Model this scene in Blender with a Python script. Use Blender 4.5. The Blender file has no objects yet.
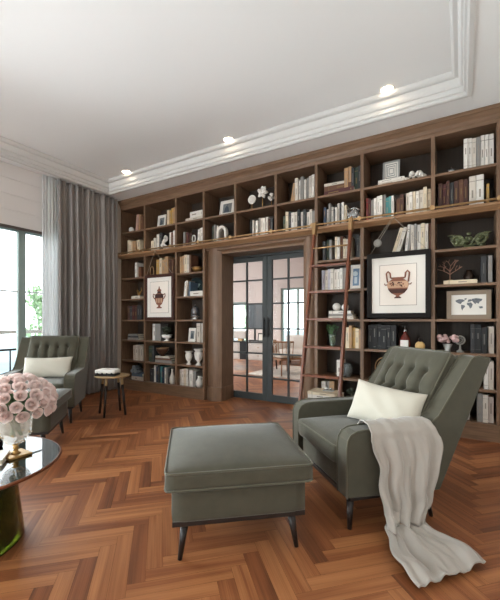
import bpy, bmesh, math, random
from mathutils import Vector, Matrix
random.seed(7)
C = bpy.context.scene.collection
SC = bpy.context.scene
PI = math.pi
# ------------------------------------------------------------------ camera
YAW = math.radians(30.8)
cd = bpy.data.cameras.new('camera'); cam = bpy.data.objects.new('camera', cd); C.objects.link(cam)
cam.location = (0, 0, 1.15); cam.rotation_euler = (PI/2, 0, YAW)
cd.sensor_fit = 'HORIZONTAL'; cd.sensor_width = 36; cd.lens = 36*355/500
cd.shift_y = 21/600*1.2; cd.clip_start = .02
SC.camera = cam
# ------------------------------------------------------------------ world and exposure
W = bpy.data.worlds.new('daylight'); SC.world = W; W.use_nodes = True
bg = W.node_tree.nodes['Background']; bg.inputs[0].default_value = (.89, .945, 1, 1); bg.inputs[1].default_value = 2.6
SC.view_settings.view_transform = 'Standard'; SC.view_settings.look = 'None'
SC.view_settings.exposure = 1.12; SC.view_settings.gamma = 1
SC.view_settings.use_curve_mapping = False
# daylight portals in the window openings, (center, size x, size y, rotation)
def portal(name, loc, sx, sy, rot):
    l = bpy.data.lights.new(name, 'AREA'); l.shape = 'RECTANGLE'; l.size = sx; l.size_y = sy; l.cycles.is_portal = True
    o = bpy.data.objects.new(name, l); C.objects.link(o); o.location = loc; o.rotation_euler = rot
portal('window_portal', (-5.24, 2.66, 1.2), 2.3, .88, (0, -PI/2, 0))
portal('window_portal', (-5.25, 9.66, 1.2), 3.4, 1.9, (-PI/2, 0, 0))
def daylight(loc, sx, sy, rot, power, col=(.90, .95, 1)):   # soft area lamp added to stand in for daylight from out of view
    l = bpy.data.lights.new('window_daylight', 'AREA'); l.shape = 'RECTANGLE'; l.size = sx; l.size_y = sy; l.energy = power; l.color = col
    o = bpy.data.objects.new('window_daylight', l); C.objects.link(o); o.location = loc; o.rotation_euler = rot
daylight((-5.42, 1.10, 1.2), 2.3, 1.8, (0, -PI/2, 0), 150)
daylight((-5.42, -1.5, 1.2), 2.3, 1.9, (0, -PI/2, 0), 150)
daylight((-3.4, -3.4, 1.4), 1.9, 2.5, (PI/2, 0, 0), 80)
daylight((-8.0, 7.2, 1.4), 2.2, 2.2, (0, -PI/2, 0), 55)  # added to brighten the room beyond; its left wall has no window
DOWNLIGHTS = [(x, y) for y in (3.58, -.9) for x in (-.61, -2.44, -4.27)]
DL_POWER = 9
for i, (x, y) in enumerate(DOWNLIGHTS):
    l = bpy.data.lights.new('spot_beam', 'SPOT'); l.energy = DL_POWER; l.color = (1, .86, .68)
    l.spot_size = math.radians(96); l.spot_blend = 1; l.shadow_soft_size = .04
    o = bpy.data.objects.new('spot_beam', l); C.objects.link(o); o.location = (x, y, 3.33)
for i, (x, y) in enumerate([(-5.2, 7), (-3.2, 7), (-3.2, 5.6)]):  # added spots that brighten the room beyond, no fittings there
    l = bpy.data.lights.new('spot_beam', 'SPOT'); l.energy = 45; l.color = (1, .86, .76)
    l.spot_size = math.radians(150); l.spot_blend = .8; l.shadow_soft_size = .1
    o = bpy.data.objects.new('spot_beam', l); C.objects.link(o); o.location = (x, y, 3.1)

# ------------------------------------------------------------------ materials
def srgb(c):
    return tuple(((v/255)/12.92 if v/255 <= .04045 else ((v/255+.055)/1.055)**2.4) for v in c) + (1,)
MATS = {}
def mat(name, col, rough=.6, metal=0, spec=.5, var=0, vscale=8, stretch=(1, 1, 1), bump=0, bscale=60, sheen=0, trans=0, ior=1.45, emit=0, coat=0, col2=None, detail=4):
    if name in MATS: return MATS[name]
    m = bpy.data.materials.new(name); m.use_nodes = True; nt = m.node_tree; N = nt.nodes; L = nt.links
    b = N['Principled BSDF']; c = srgb(col)
    b.inputs['Base Color'].default_value = c; b.inputs['Roughness'].default_value = rough
    b.inputs['Metallic'].default_value = metal; b.inputs['Specular IOR Level'].default_value = spec
    b.inputs['IOR'].default_value = ior; b.inputs['Transmission Weight'].default_value = trans
    b.inputs['Coat Weight'].default_value = coat
    if sheen: b.inputs['Sheen Weight'].default_value = sheen; b.inputs['Sheen Roughness'].default_value = .4
    if emit: b.inputs['Emission Color'].default_value = c; b.inputs['Emission Strength'].default_value = emit
    if var or bump:
        tc = N.new('ShaderNodeTexCoord'); mp = N.new('ShaderNodeMapping'); mp.inputs['Scale'].default_value = stretch
        L.new(tc.outputs['Object'], mp.inputs[0])
    if var:
        n = N.new('ShaderNodeTexNoise'); n.inputs['Scale'].default_value = vscale; n.inputs['Detail'].default_value = detail
        L.new(mp.outputs[0], n.inputs[0])
        r = N.new('ShaderNodeValToRGB'); r.color_ramp.elements[0].position = .3; r.color_ramp.elements[1].position = .7
        if col2: lo, hi = srgb(col), srgb(col2)
        else:
            lo = tuple(v*(1-var) for v in c[:3]) + (1,); hi = tuple(min(1, v*(1+var)) for v in c[:3]) + (1,)
        r.color_ramp.elements[0].color = lo; r.color_ramp.elements[1].color = hi
        L.new(n.outputs[0], r.inputs[0]); L.new(r.outputs[0], b.inputs['Base Color'])
    if bump:
        n2 = N.new('ShaderNodeTexNoise'); n2.inputs['Scale'].default_value = bscale; n2.inputs['Detail'].default_value = 3
        L.new(mp.outputs[0], n2.inputs[0])
        bm = N.new('ShaderNodeBump'); bm.inputs['Strength'].default_value = bump; bm.inputs['Distance'].default_value = .01
        L.new(n2.outputs[0], bm.inputs['Height']); L.new(bm.outputs[0], b.inputs['Normal'])
    MATS[name] = m; return m
def glass_mat(name, tint, ior=1.5):
    m = bpy.data.materials.new(name); m.use_nodes = True; nt = m.node_tree; N = nt.nodes; L = nt.links
    N.remove(N['Principled BSDF'])
    t = N.new('ShaderNodeBsdfTransparent'); t.inputs[0].default_value = tint
    g = N.new('ShaderNodeBsdfGlossy'); g.inputs['Roughness'].default_value = .01
    fr = N.new('ShaderNodeFresnel'); fr.inputs[0].default_value = ior
    mx = N.new('ShaderNodeMixShader'); L.new(fr.outputs[0], mx.inputs[0]); L.new(t.outputs[0], mx.inputs[1]); L.new(g.outputs[0], mx.inputs[2])
    L.new(mx.outputs[0], N['Material Output'].inputs[0]); MATS[name] = m; return m
M_wall = mat('plaster', (222, 216, 209), .8, bump=.05, bscale=90)
M_ceil = mat('ceiling_paint', (232, 232, 231), .7)
M_trim = mat('trim_paint', (208, 206, 203), .7)
M_wv = mat('walnut_vertical', (114, 88, 68), .42, var=.22, vscale=7, stretch=(9, 9, .7), bump=.06)
M_wh = mat('walnut_horizontal', (118, 91, 70), .42, var=.22, vscale=7, stretch=(.7, 9, 9), bump=.06)
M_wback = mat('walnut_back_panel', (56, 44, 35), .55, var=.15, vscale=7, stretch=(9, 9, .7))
M_ledge = mat('walnut_ledge', (150, 114, 82), .38, var=.2, vscale=7, stretch=(.7, 9, 9))
M_brass = mat('brass', (172, 138, 98), .35, metal=.7)
M_gold = mat('gold', (165, 130, 78), .4, metal=.8)
M_olive = mat('olive_fabric', (72, 69, 56), .85, var=.1, vscale=14, bump=.12, bscale=350, sheen=.25)
M_pipe = mat('olive_piping', (86, 83, 68), .8, sheen=.2)
M_leg = mat('espresso_wood', (36, 28, 25), .4)
M_pillow = mat('cream_linen', (190, 184, 170), .9, bump=.15, bscale=300, sheen=.2)
M_throw = mat('grey_throw_fabric', (166, 159, 151), .85, bump=.1, bscale=250, sheen=.35)
M_curt = mat('curtain_fabric', (138, 131, 127), .85, sheen=.2)
M_ladder = mat('mahogany', (108, 60, 38), .35, var=.25, vscale=9, stretch=(6, 6, .8))
M_door = mat('slate_door_paint', (58, 62, 62), .45)
M_black = mat('black_metal', (25, 25, 27), .4, metal=.4)
M_white = mat('white_ceramic', (228, 224, 218), .4)
M_glass = glass_mat('window_glass', (.97, .99, .98, 1))
M_top = glass_mat('smoked_tabletop_glass', (.42, .46, .47, 1), 2.8)
M_pages = mat('book_pages', (214, 204, 184), .9)
M_green = mat('leaf_green', (70, 100, 60), .6, var=.25, vscale=20)
M_paper = mat('art_paper', (232, 222, 212), .9)
M_mat = mat('picture_mount', (226, 220, 212), .9)
M_dark = mat('dark_frame', (27, 23, 21), .75, spec=.25)
M_frame_brown = mat('brown_frame', (66, 36, 28), .4)
M_sheer = mat('sheer_fabric', (240, 240, 240), .9)
_n = M_sheer.node_tree.nodes; _t = _n.new('ShaderNodeBsdfTranslucent'); _t.inputs[0].default_value = (.9, .9, .9, 1); _m = _n.new('ShaderNodeMixShader'); _m.inputs[0].default_value = .6
M_sheer.node_tree.links.new(_n['Principled BSDF'].outputs[0], _m.inputs[1]); M_sheer.node_tree.links.new(_t.outputs[0], _m.inputs[2]); M_sheer.node_tree.links.new(_m.outputs[0], _n['Material Output'].inputs[0])

# ------------------------------------------------------------------ mesh helpers
class MB:
    def __init__(s): s.v = []; s.f = []; s.m = []; s.k = 0; s.sm = []
    def add(s, vs, fs, smooth=False):
        b = len(s.v); s.v += [tuple(v) for v in vs]
        for f in fs: s.f.append([b+i for i in f]); s.m.append(s.k); s.sm.append(smooth)
    def mi(s, k): s.k = k; return s
    def box(s, x0, x1, y0, y1, z0, z1, T=None):
        vs = [Vector(p) for p in ((x0,y0,z0),(x1,y0,z0),(x1,y1,z0),(x0,y1,z0),(x0,y0,z1),(x1,y0,z1),(x1,y1,z1),(x0,y1,z1))]
        if T: vs = [T @ v for v in vs]
        s.add(vs, [(0,3,2,1),(4,5,6,7),(0,1,5,4),(1,2,6,5),(2,3,7,6),(3,0,4,7)]); return s
    def cyl(s, p0, p1, r0, r1=None, n=16, cap=True):
        r1 = r0 if r1 is None else r1; p0, p1 = Vector(p0), Vector(p1); d = (p1-p0).normalized()
        a = d.orthogonal().normalized(); b = d.cross(a)
        vs = [p0+(a*math.cos(2*PI*i/n)+b*math.sin(2*PI*i/n))*r0 for i in range(n)] + [p1+(a*math.cos(2*PI*i/n)+b*math.sin(2*PI*i/n))*r1 for i in range(n)]
        s.add(vs, [(i, (i+1)%n, n+(i+1)%n, n+i) for i in range(n)], True)
        if cap: s.add(vs[:n], [tuple(range(n-1, -1, -1))]); s.add(vs[n:], [tuple(range(n))])
        return s
    def tube(s, pts, r, n=8, closed=False, rr=None):
        pts = [Vector(p) for p in pts]; N = len(pts); rings = []; up = None
        for i, p in enumerate(pts):
            if closed: d = pts[(i+1)%N]-pts[i-1]
            else: d = pts[min(i+1, N-1)]-pts[max(i-1, 0)]
            d = d.normalized() if d.length > 1e-9 else Vector((0,0,1))
            if up is None: up = d.orthogonal().normalized()
            up = (up - d*up.dot(d)); up = up.normalized() if up.length > 1e-6 else d.orthogonal().normalized()
            b = d.cross(up); R = rr[i] if rr else r
            rings.append([p+(up*math.cos(2*PI*k/n)+b*math.sin(2*PI*k/n))*R for k in range(n)])
        vs = [v for q in rings for v in q]; fs = []
        for i in range(N if closed else N-1):
            j = (i+1) % N
            for k in range(n): fs.append((i*n+k, i*n+(k+1)%n, j*n+(k+1)%n, j*n+k))
        if not closed: fs.append(tuple(range(n-1, -1, -1))); fs.append(tuple((N-1)*n+k for k in range(n)))
        s.add(vs, fs, True); return s
    def lathe(s, prof, c=(0,0,0), n=24, T=None):
        vs = []
        for (r, z) in prof:
            for k in range(n): 
                v = Vector((c[0]+r*math.cos(2*PI*k/n), c[1]+r*math.sin(2*PI*k/n), c[2]+z)); vs.append(T @ v if T else v)
        fs = []
        for i in range(len(prof)-1):
            for k in range(n): fs.append((i*n+k, i*n+(k+1)%n, (i+1)*n+(k+1)%n, (i+1)*n+k))
        s.add(vs, fs, True); return s
    def ball(s, c, r, n=14, sc=(1,1,1), T=None):
        return s.lathe_scaled(c, r, n, sc, T)
    def lathe_scaled(s, c, r, n, sc, T):
        vs = []; m = n//2+1
        for i in range(m+1):
            t = PI*i/m
            for k in range(n):
                v = Vector((c[0]+r*sc[0]*math.sin(t)*math.cos(2*PI*k/n), c[1]+r*sc[1]*math.sin(t)*math.sin(2*PI*k/n), c[2]-r*sc[2]*math.cos(t))); vs.append(T @ v if T else v)
        s.add(vs, [(i*n+k, i*n+(k+1)%n, (i+1)*n+(k+1)%n, (i+1)*n+k) for i in range(m) for k in range(n)], True); return s
    def prism(s, poly, axis, a, b, T=None):
        # poly: list of 2-D points; axis 0: (y,z) along x; 1: (x,z) along y; 2: (x,y) along z
        def P(p, t): return Vector({0:(t,p[0],p[1]),1:(p[0],t,p[1]),2:(p[0],p[1],t)}[axis])
        n = len(poly); vs = [P(p, a) for p in poly]+[P(p, b) for p in poly]
        if T: vs = [T @ v for v in vs]
        s.add(vs, [tuple(range(n)), tuple(range(2*n-1, n-1, -1))]+[(i, n+i, n+(i+1)%n, (i+1)%n) for i in range(n)]); return s
    def grid(s, fn, nu, nv, smooth=True):
        vs = [fn(i/nu, j/nv) for i in range(nu+1) for j in range(nv+1)]
        s.add(vs, [(i*(nv+1)+j, (i+1)*(nv+1)+j, (i+1)*(nv+1)+j+1, i*(nv+1)+j+1) for i in range(nu) for j in range(nv)], smooth); return s
    def rbox(s, sx, sy, sz, r, n=10, fn=None, T=None):
        # rounded box centred at the origin, half sizes sx, sy, sz
        for ax in range(3):
            for sg in (-1, 1):
                def g(u, v):
                    p = [0,0,0]; p[ax] = sg; p[(ax+1)%3] = u*2-1; p[(ax+2)%3] = (v*2-1)*sg
                    q = Vector((p[0]*sx, p[1]*sy, p[2]*sz)); inner = Vector((max(-(sx-r), min(sx-r, q.x)), max(-(sy-r), min(sy-r, q.y)), max(-(sz-r), min(sz-r, q.z))))
                    d = q-inner
                    if d.length > 1e-9: q = inner + d.normalized()*r
                    if fn: q = fn(q)
                    return T @ q if T else q
                s.grid(g, n, n)
        return s
    def build(s, name, mats, parent=None, loc=None, bevel=0, seg=2, merge=True, recalc=True, autosmooth=False):
        me = bpy.data.meshes.new(name); me.from_pydata(s.v, [], s.f)
        if not isinstance(mats, (list, tuple)): mats = [mats]
        for m in mats: me.materials.append(m)
        me.polygons.foreach_set('material_index', s.m); me.polygons.foreach_set('use_smooth', s.sm)
        if merge or recalc:
            bm = bmesh.new(); bm.from_mesh(me)
            if merge: bmesh.ops.remove_doubles(bm, verts=bm.verts, dist=1e-5)
            if recalc: bmesh.ops.recalc_face_normals(bm, faces=bm.faces)
            bm.to_mesh(me); bm.free()
        o = bpy.data.objects.new(name, me); C.objects.link(o)
        if parent: o.parent = parent
        if loc: o.location = loc
        if bevel:
            b = o.modifiers.new('bevel', 'BEVEL'); b.width = bevel; b.segments = seg; b.limit_method = 'ANGLE'; b.angle_limit = math.radians(40)
        return o
def tag(o, label, cat, group=None, kind=None):
    o['label'] = label; o['category'] = cat
    if group: o['group'] = group
    if kind: o['kind'] = kind
    return o
def thing(name, label, cat, loc=(0,0,0), rz=0, group=None):
    o = bpy.data.objects.new(name, None); o.empty_display_size = .05; C.objects.link(o); o.location = loc; o.rotation_euler = (0,0,rz)
    return tag(o, label, cat, group)
def struct(o): o['kind'] = 'structure'; return o
def copy_tree(o, parent=None):
    c = o.copy(); C.objects.link(c); c.parent = parent
    for ch in list(o.children): copy_tree(ch, c)
    return c
def TR(loc=(0,0,0), rx=0, ry=0, rz=0):
    return Matrix.Translation(loc) @ Matrix.Rotation(rz, 4, 'Z') @ Matrix.Rotation(ry, 4, 'Y') @ Matrix.Rotation(rx, 4, 'X')
# ------------------------------------------------------------------ floor
def floor_material():
    m = bpy.data.materials.new('herringbone_oak'); m.use_nodes = True; nt = m.node_tree; N = nt.nodes; L = nt.links; b = N['Principled BSDF']
    uv = N.new('ShaderNodeUVMap'); uv.uv_map = 'UVMap'; at = N.new('ShaderNodeVertexColor'); at.layer_name = 'plank'
    mp = N.new('ShaderNodeMapping'); mp.inputs['Scale'].default_value = (.55, 11, 1); L.new(uv.outputs[0], mp.inputs[0])
    n0 = N.new('ShaderNodeTexNoise'); n0.inputs['Scale'].default_value = .9; n0.inputs['Detail'].default_value = 2; L.new(mp.outputs[0], n0.inputs[0])
    k_ = N.new('ShaderNodeMath'); k_.operation = 'MULTIPLY'; k_.inputs[1].default_value = 24; L.new(n0.outputs[0], k_.inputs[0])
    sn = N.new('ShaderNodeMath'); sn.operation = 'SINE'; L.new(k_.outputs[0], sn.inputs[0])
    n = N.new('ShaderNodeMath'); n.operation = 'MULTIPLY_ADD'; n.inputs[1].default_value = .10; n.inputs[2].default_value = .52; L.new(sn.outputs[0], n.inputs[0])
    mp2 = N.new('ShaderNodeMapping'); mp2.inputs['Scale'].default_value = (1.2, 110, 1); L.new(uv.outputs[0], mp2.inputs[0])
    n2 = N.new('ShaderNodeTexNoise'); n2.inputs['Scale'].default_value = 2; n2.inputs['Detail'].default_value = 3; L.new(mp2.outputs[0], n2.inputs[0])
    r = N.new('ShaderNodeValToRGB'); e = r.color_ramp.elements
    e[0].position = .0; e[0].color = srgb((62, 33, 21)); e[1].position = 1; e[1].color = srgb((184, 126, 80))
    e2 = e.new(.5); e2.color = srgb((134, 80, 48))
    a = N.new('ShaderNodeMath'); a.operation = 'MULTIPLY_ADD'; a.inputs[1].default_value = .42; L.new(at.outputs[0], a.inputs[0])
    s1 = N.new('ShaderNodeMath'); s1.operation = 'MULTIPLY_ADD'; s1.inputs[1].default_value = .95; s1.inputs[2].default_value = -.19; L.new(n.outputs[0], s1.inputs[0])
    L.new(s1.outputs[0], a.inputs[2])
    s2 = N.new('ShaderNodeMath'); s2.operation = 'MULTIPLY_ADD'; s2.inputs[1].default_value = .5; L.new(n2.outputs[0], s2.inputs[0]); 
    s3 = N.new('ShaderNodeMath'); s3.operation = 'ADD'; s3.inputs[1].default_value = -.23; L.new(a.outputs[0], s2.inputs[2]); L.new(s2.outputs[0], s3.inputs[0])
    L.new(s3.outputs[0], r.inputs[0]); L.new(r.outputs[0], b.inputs['Base Color'])
    b.inputs['Roughness'].default_value = .42; b.inputs['Specular IOR Level'].default_value = .35
    bp = N.new('ShaderNodeBump'); bp.inputs['Strength'].default_value = .12; bp.inputs['Distance'].default_value = .004; L.new(n2.outputs[0], bp.inputs['Height']); L.new(bp.outputs[0], b.inputs['Normal'])
    return m
def build_floor():
    Lp, wp, g = .462, .077, .0004
    c45 = math.sqrt(.5); vs = []; fs = []; uvs = []; cols = []; kinds = []
    rng = random.Random(3)
    def rot(a, b): return ((a-b)*c45+FX, (a+b)*c45+FY)
    FX, FY = -1.2, 1.0
    R = 9.5
    import itertools
    for i in range(-150, 240):
        for j in range(-23, 24):
            ox = i*wp+j*Lp; oy = i*wp-j*Lp
            for kind in (0, 1):
                rect = (ox, oy, ox+Lp, oy+wp) if kind == 0 else (ox, oy+wp, ox+wp, oy+wp+Lp)
                cxx, cyy = rot((rect[0]+rect[2])/2, (rect[1]+rect[3])/2)
                lim = (-5.3 < cxx < .85 and -3.3 < cyy < 4.9) or (-8.2 < cxx < .4 and 4.3 < cyy < 9.9)
                if not lim: continue
                x0, y0, x1, y1 = rect[0]+g, rect[1]+g, rect[2]-g, rect[3]-g
                b = len(vs)
                for (p, q) in ((x0,y0),(x1,y0),(x1,y1),(x0,y1)):
                    X_, Y_ = rot(p, q); vs.append((X_, Y_, 0))
                fs.append((b, b+1, b+2, b+3)); ru, rv = rng.random()*50, rng.random()*50
                w_, l_ = wp, Lp
                uvs += [(ru, rv), (ru+l_, rv), (ru+l_, rv+w_), (ru, rv+w_)] if kind == 0 else [(ru, rv), (ru, rv+w_), (ru+l_, rv+w_), (ru+l_, rv)]
                v = rng.random(); v = v*v*.4+v*.6 if False else v
                cols += [(v, v, v, 1)]*4
    kinds = [0]*len(fs); b = len(vs)
    vs += [(-8.4,-3.4,-.003),(.95,-3.4,-.003),(.95,10,-.003),(-8.4,10,-.003),(-8.4,-3.4,-.1),(.95,-3.4,-.1),(.95,10,-.1),(-8.4,10,-.1)]
    for f in ((0,1,2,3),(7,6,5,4),(0,4,5,1),(1,5,6,2),(2,6,7,3),(3,7,4,0)): fs.append(tuple(b+k for k in f)); uvs += [(0,0)]*4; cols += [(0,0,0,1)]*4; kinds.append(1)
    me = bpy.data.meshes.new('floor'); me.from_pydata(vs, [], fs)
    me.color_attributes.new('plank', 'FLOAT_COLOR', 'CORNER'); me.uv_layers.new(name='UVMap')
    me.uv_layers['UVMap'].data.foreach_set('uv', [c for p in uvs for c in p]); me.color_attributes['plank'].data.foreach_set('color', [c for p in cols for c in p])
    me.materials.append(floor_material()); me.materials.append(mat('floor_gap', (45, 26, 18), .8)); me.polygons.foreach_set('material_index', kinds)
    o = bpy.data.objects.new('floor', me); C.objects.link(o); struct(o)
build_floor()
# ------------------------------------------------------------------ room shell
XL, XR, YB, YR = -5.08, .62, 4.46, -3.0
ZS, ZC = 3.18, 3.36
m = MB()   # left window wall with two openings
OP = [(-2.5, -.5), (.15, 3.1)]
def wall_x(x0, x1, ya, yb, openings, zt, ztop=3.6):
    m = MB(); ys = ya
    for (a, b) in openings:
        m.box(x0, x1, ys, a, 0, ztop); m.box(x0, x1, a, b, zt, ztop); ys = b
    m.box(x0, x1, ys, yb, 0, ztop); return m
struct(wall_x(XL-.2, XL, YR-.2, YB, OP, 2.42).build('wall_left', M_wall))
struct(MB().box(XR, XR+.15, YR-.2, YB+.15, 0, 3.6).build('wall_right', M_wall))
m = MB(); m.box(XL, -4.4, YR-.2, YR, 0, 3.6).box(-4.4, -2.4, YR-.2, YR, 2.7, 3.6).box(-2.4, XR, YR-.2, YR, 0, 3.6)
struct(m.build('wall_rear', M_wall))
DX0, DX1 = -3.117, -1.70
m = MB(); m.box(XL-.2, DX0, YB, YB+.14, 0, 3.6).box(DX0, DX1, YB, YB+.14, 2.12, 3.6).box(DX1, XR, YB, YB+.14, 0, 3.6)
struct(m.build('wall_back', M_wall))
# ceiling with raised tray
TX0, TX1, TY0, TY1 = -4.84, .046, -2.7, 3.73
m = MB(); m.box(XL, TX0, YR, YB, ZS, 3.6).box(TX1, XR, YR, YB, ZS, 3.6).box(TX0, TX1, TY1, YB, ZS, 3.6).box(TX0, TX1, YR, TY0, ZS, 3.6).box(TX0, TX1, TY0, TY1, ZC, 3.6)
struct(m.build('ceiling', M_ceil))
def ring(prof):   # prof: (inset, z)
    m = MB(); n = len(prof); vs = []
    for (d, z) in prof: vs += [(TX0+d, TY0+d, z), (TX1-d, TY0+d, z), (TX1-d, TY1-d, z), (TX0+d, TY1-d, z)]
    m.add(vs, [(i*4+k, i*4+(k+1)%4, (i+1)*4+(k+1)%4, (i+1)*4+k) for i in range(n-1) for k in range(4)]); return m
prof = [(-.03, 3.179), (-.03, 3.17), (.0, 3.17), (.012, 3.18), (.012, 3.20), (.03, 3.205), (.035, 3.22), (.035, 3.245), (.05, 3.25), (.062, 3.27), (.07, 3.30), (.07, 3.315), (.10, 3.32), (.115, 3.335), (.12, 3.35), (.12, 3.3595)]
struct(ring(prof).build('trim_1', M_trim))
# crown under the soffit over window wall
struct(MB().prism([(XL, 3.0), (XL+.02, 3.0), (XL+.02, 3.10), (XL+.05, 3.13), (XL+.06, ZS-.001), (XL, ZS-.001)], 1, YR, 2.8).build('trim_2', M_trim))
struct(MB().box(XL, XL+.018, 2.88, 4.05, 0.001, .12).build('baseboard_left', M_trim, bevel=.004))
struct(MB().box(XR-.018, XR, YR, 4.05, 0.001, .12).build('baseboard_right', M_trim, bevel=.004))
# painted filler between curtain wall and bookcase
struct(MB().box(XL, -5.0, 4.0, YB, 0, ZS).build('trim_3', mat('filler_paint', (176, 164, 152), .6)))
struct(MB().box(.37, XR, 4.1, YB, 0, ZS).build('trim_4', M_trim))

# windows
M_wf = mat('window_frame_hazed', (134, 148, 142), .5)  # dark frame colour lightened, outdoor haze is put into the paint
def window_x(n, x, ya, yb, z0, z1, cols, bars):
    w = bpy.data.objects.new('window_%d' % n, None); C.objects.link(w); struct(w)
    m = MB(); t = .06
    m.box(x-.035, x+.035, ya, yb, z1-t, z1).box(x-.035, x+.035, ya, yb, z0, z0+t).box(x-.035, x+.035, ya, ya+t, z0+t, z1-t).box(x-.035, x+.035, yb-t, yb, z0+t, z1-t)
    for c in cols: m.box(x-.035, x+.035, c-.045, c+.045, z0+t, z1-t)
    m.build('window_frame', M_wf, w, bevel=.004)
    m = MB()
    for zb in bars: m.box(x-.012, x+.012, ya+t, yb-t, zb-.01, zb+.01)
    m.build('glazing_bar', mat('pale_bar', (190, 195, 192), .5), w)
    MB().box(x-.004, x+.004, ya+t, yb-t, z0+t, z1-t).build('glass_pane', M_glass, w)
window_x(1, XL-.1, .15, 3.1, 0, 2.42, [2.57, 1.5, .7], [1.55])
window_x(2, XL-.1, -2.5, -.5, 0, 2.42, [-1.5], [1.55])
w = bpy.data.objects.new('window_3', None); C.objects.link(w); struct(w)
m = MB(); y = YR-.1
m.box(-4.4, -2.4, y-.03, y+.03, 2.64, 2.7).box(-4.4, -2.4, y-.03, y+.03, 0, .06)
for x in (-4.37, -3.4, -2.43): m.box(x-.03, x+.03, y-.03, y+.03, .06, 2.64)
m.build('window_frame', M_wf, w); MB().box(-4.4, -2.4, y-.004, y+.004, .06, 2.64).build('glass_pane', M_glass, w)

# roman shade over the window
def shade():
    m = MB(); pr = [(XL+.075, ZS-.002)]
    for z in (2.98, 2.78, 2.58): pr += [(XL+.082, z+.012), (XL+.075, z), (XL+.078, z-.004)]
    pr += [(XL+.078, 2.385)]; back = [(p[0]-.012, p[1]) for p in reversed(pr)]
    m.prism(pr+back, 1, .0, 2.84)
    return m.build('shade_fabric', mat('shade_linen', (212, 206, 202), .9, bump=.05, bscale=200), rs)
rs = thing('roman_shade', 'pale grey roman shade drawn up above the balcony window', 'window shade', (0,0,0))
shade(); MB().box(XL+.05, XL+.085, .0, 2.84, 2.35, 2.385).build('bottom_bar', mat('bar_brown', (78, 66, 60), .5), rs, bevel=.003)

# sheer and curtain
def drape(name, y0, y1, x, zt, zb, nf, amp, mt, label, cat, thick=.004, seed=1, pinch=.5):
    rng = random.Random(seed); ph = [rng.uniform(-.5, .5) for _ in range(nf+2)]; am = [rng.uniform(.65, 1.25) for _ in range(nf+2)]
    def fn(u, v):
        s = u*nf; k = int(min(nf-1, s)); fr = s-k
        fr = fr*fr*(3-2*fr); a = am[k]*(1-fr)+am[k+1]*fr; p = ph[k]*(1-fr)+ph[k+1]*fr
        lo = v   # 0 top, 1 bottom
        A = amp*(.45+.55*min(1, lo*2.2))*a
        q = 2*PI*s+p*.9*lo
        xx = x + A*(math.sin(q)+.22*math.sin(2*q+1)) + .35*amp*math.sin(.37*q+1)
        yy = y0+(y1-y0)*u + .25*A*math.cos(q)
        return (xx, yy, zt+(zb-zt)*v)
    m = MB().grid(fn, nf*16, 24); o = m.build(name, mt)
    s = o.modifiers.new('thickness', 'SOLIDIFY'); s.thickness = thick
    return tag(o, label, cat)
drape('curtain', 2.93, 3.93, XL+.15, 3.17, .03, 11, .046, M_curt, 'full-height taupe grey pleated curtain beside the window', 'curtain', seed=4)
drape('sheer_curtain', 2.72, 2.95, XL+.13, 3.17, .03, 5, .018, M_sheer, 'narrow white sheer curtain next to the grey curtain', 'curtain', thick=.001, seed=9)

# outdoors: balcony floor, railing, hedge and hills
struct(MB().box(-6.75, XL-.2, -3.5, 6, -.15, -.02).build('balcony_floor', mat('balcony_stone', (190, 186, 178), .8)))
rl = thing('balcony_railing', 'dark metal balcony railing with upright bars outside the window', 'railing', (-6.6, 0, 0))
MB().box(-.02, .02, -3.2, 5.5, .645, .68).build('top_rail', M_black, rl); MB().box(-.015, .015, -3.2, 5.5, .06, .09).build('bottom_rail', M_black, rl)
MB().box(-.05, .03, -3.2, 5.5, .93, .99).build('handrail', mat('handrail_pale', (150, 146, 140), .6), rl)
bal = MB().cyl((0,0,.09), (0,0,.645), .013, n=6)
for k in range(44): b_ = bal.build('baluster', M_black, rl, loc=(0, -3.1+k*.2, 0)) if k == 0 else b_.copy(); \
    (C.objects.link(b_) if k else None); b_.location = (0, -3.1+k*.2, 0)
def foliage(m, c, R, n, s, rng):
    for _ in range(n):
        d = Vector((rng.gauss(0,1), rng.gauss(0,1), rng.gauss(0,1))).normalized()*rng.random()**.4
        p = Vector(c)+Vector((d.x*R[0], d.y*R[1], d.z*R[2])); a = rng.random()*6.28; t = rng.uniform(-.8,.8)
        T = TR(p, t, rng.uniform(-.6,.6), a); m.add([T@Vector(q) for q in ((0,0,0),(s*.35,0,s*.5),(0,0,s),(-s*.35,0,s*.5))], [(0,1,2,3)])
rng = random.Random(5)
M_far = mat('hazy_foliage', (150, 178, 140), .9, var=.3, vscale=3)
tr = thing('garden_tree', 'slim hazy green tree seen through the window beyond the railing', 'tree', (-9.3, 5.05, -2))
m = MB()
for k in range(8): foliage(m, (rng.uniform(-.2,.2)*(8-k)/6, rng.uniform(-.25,.25), 1.4+k*.33), (.55-.05*k, .55-.05*k, .35), 130, .13, rng)
m.build('crown', M_far, tr); MB().cyl((0,0,-2), (0,0,3), .07, .03).build('trunk', mat('bark', (110, 95, 80), .9), tr)

struct(MB().box(-400, -14, -300, 500, -14.2, -14).build('ground_outside', mat('hazy_ground', (118, 134, 140), .9, var=.25, vscale=.03)))
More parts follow.
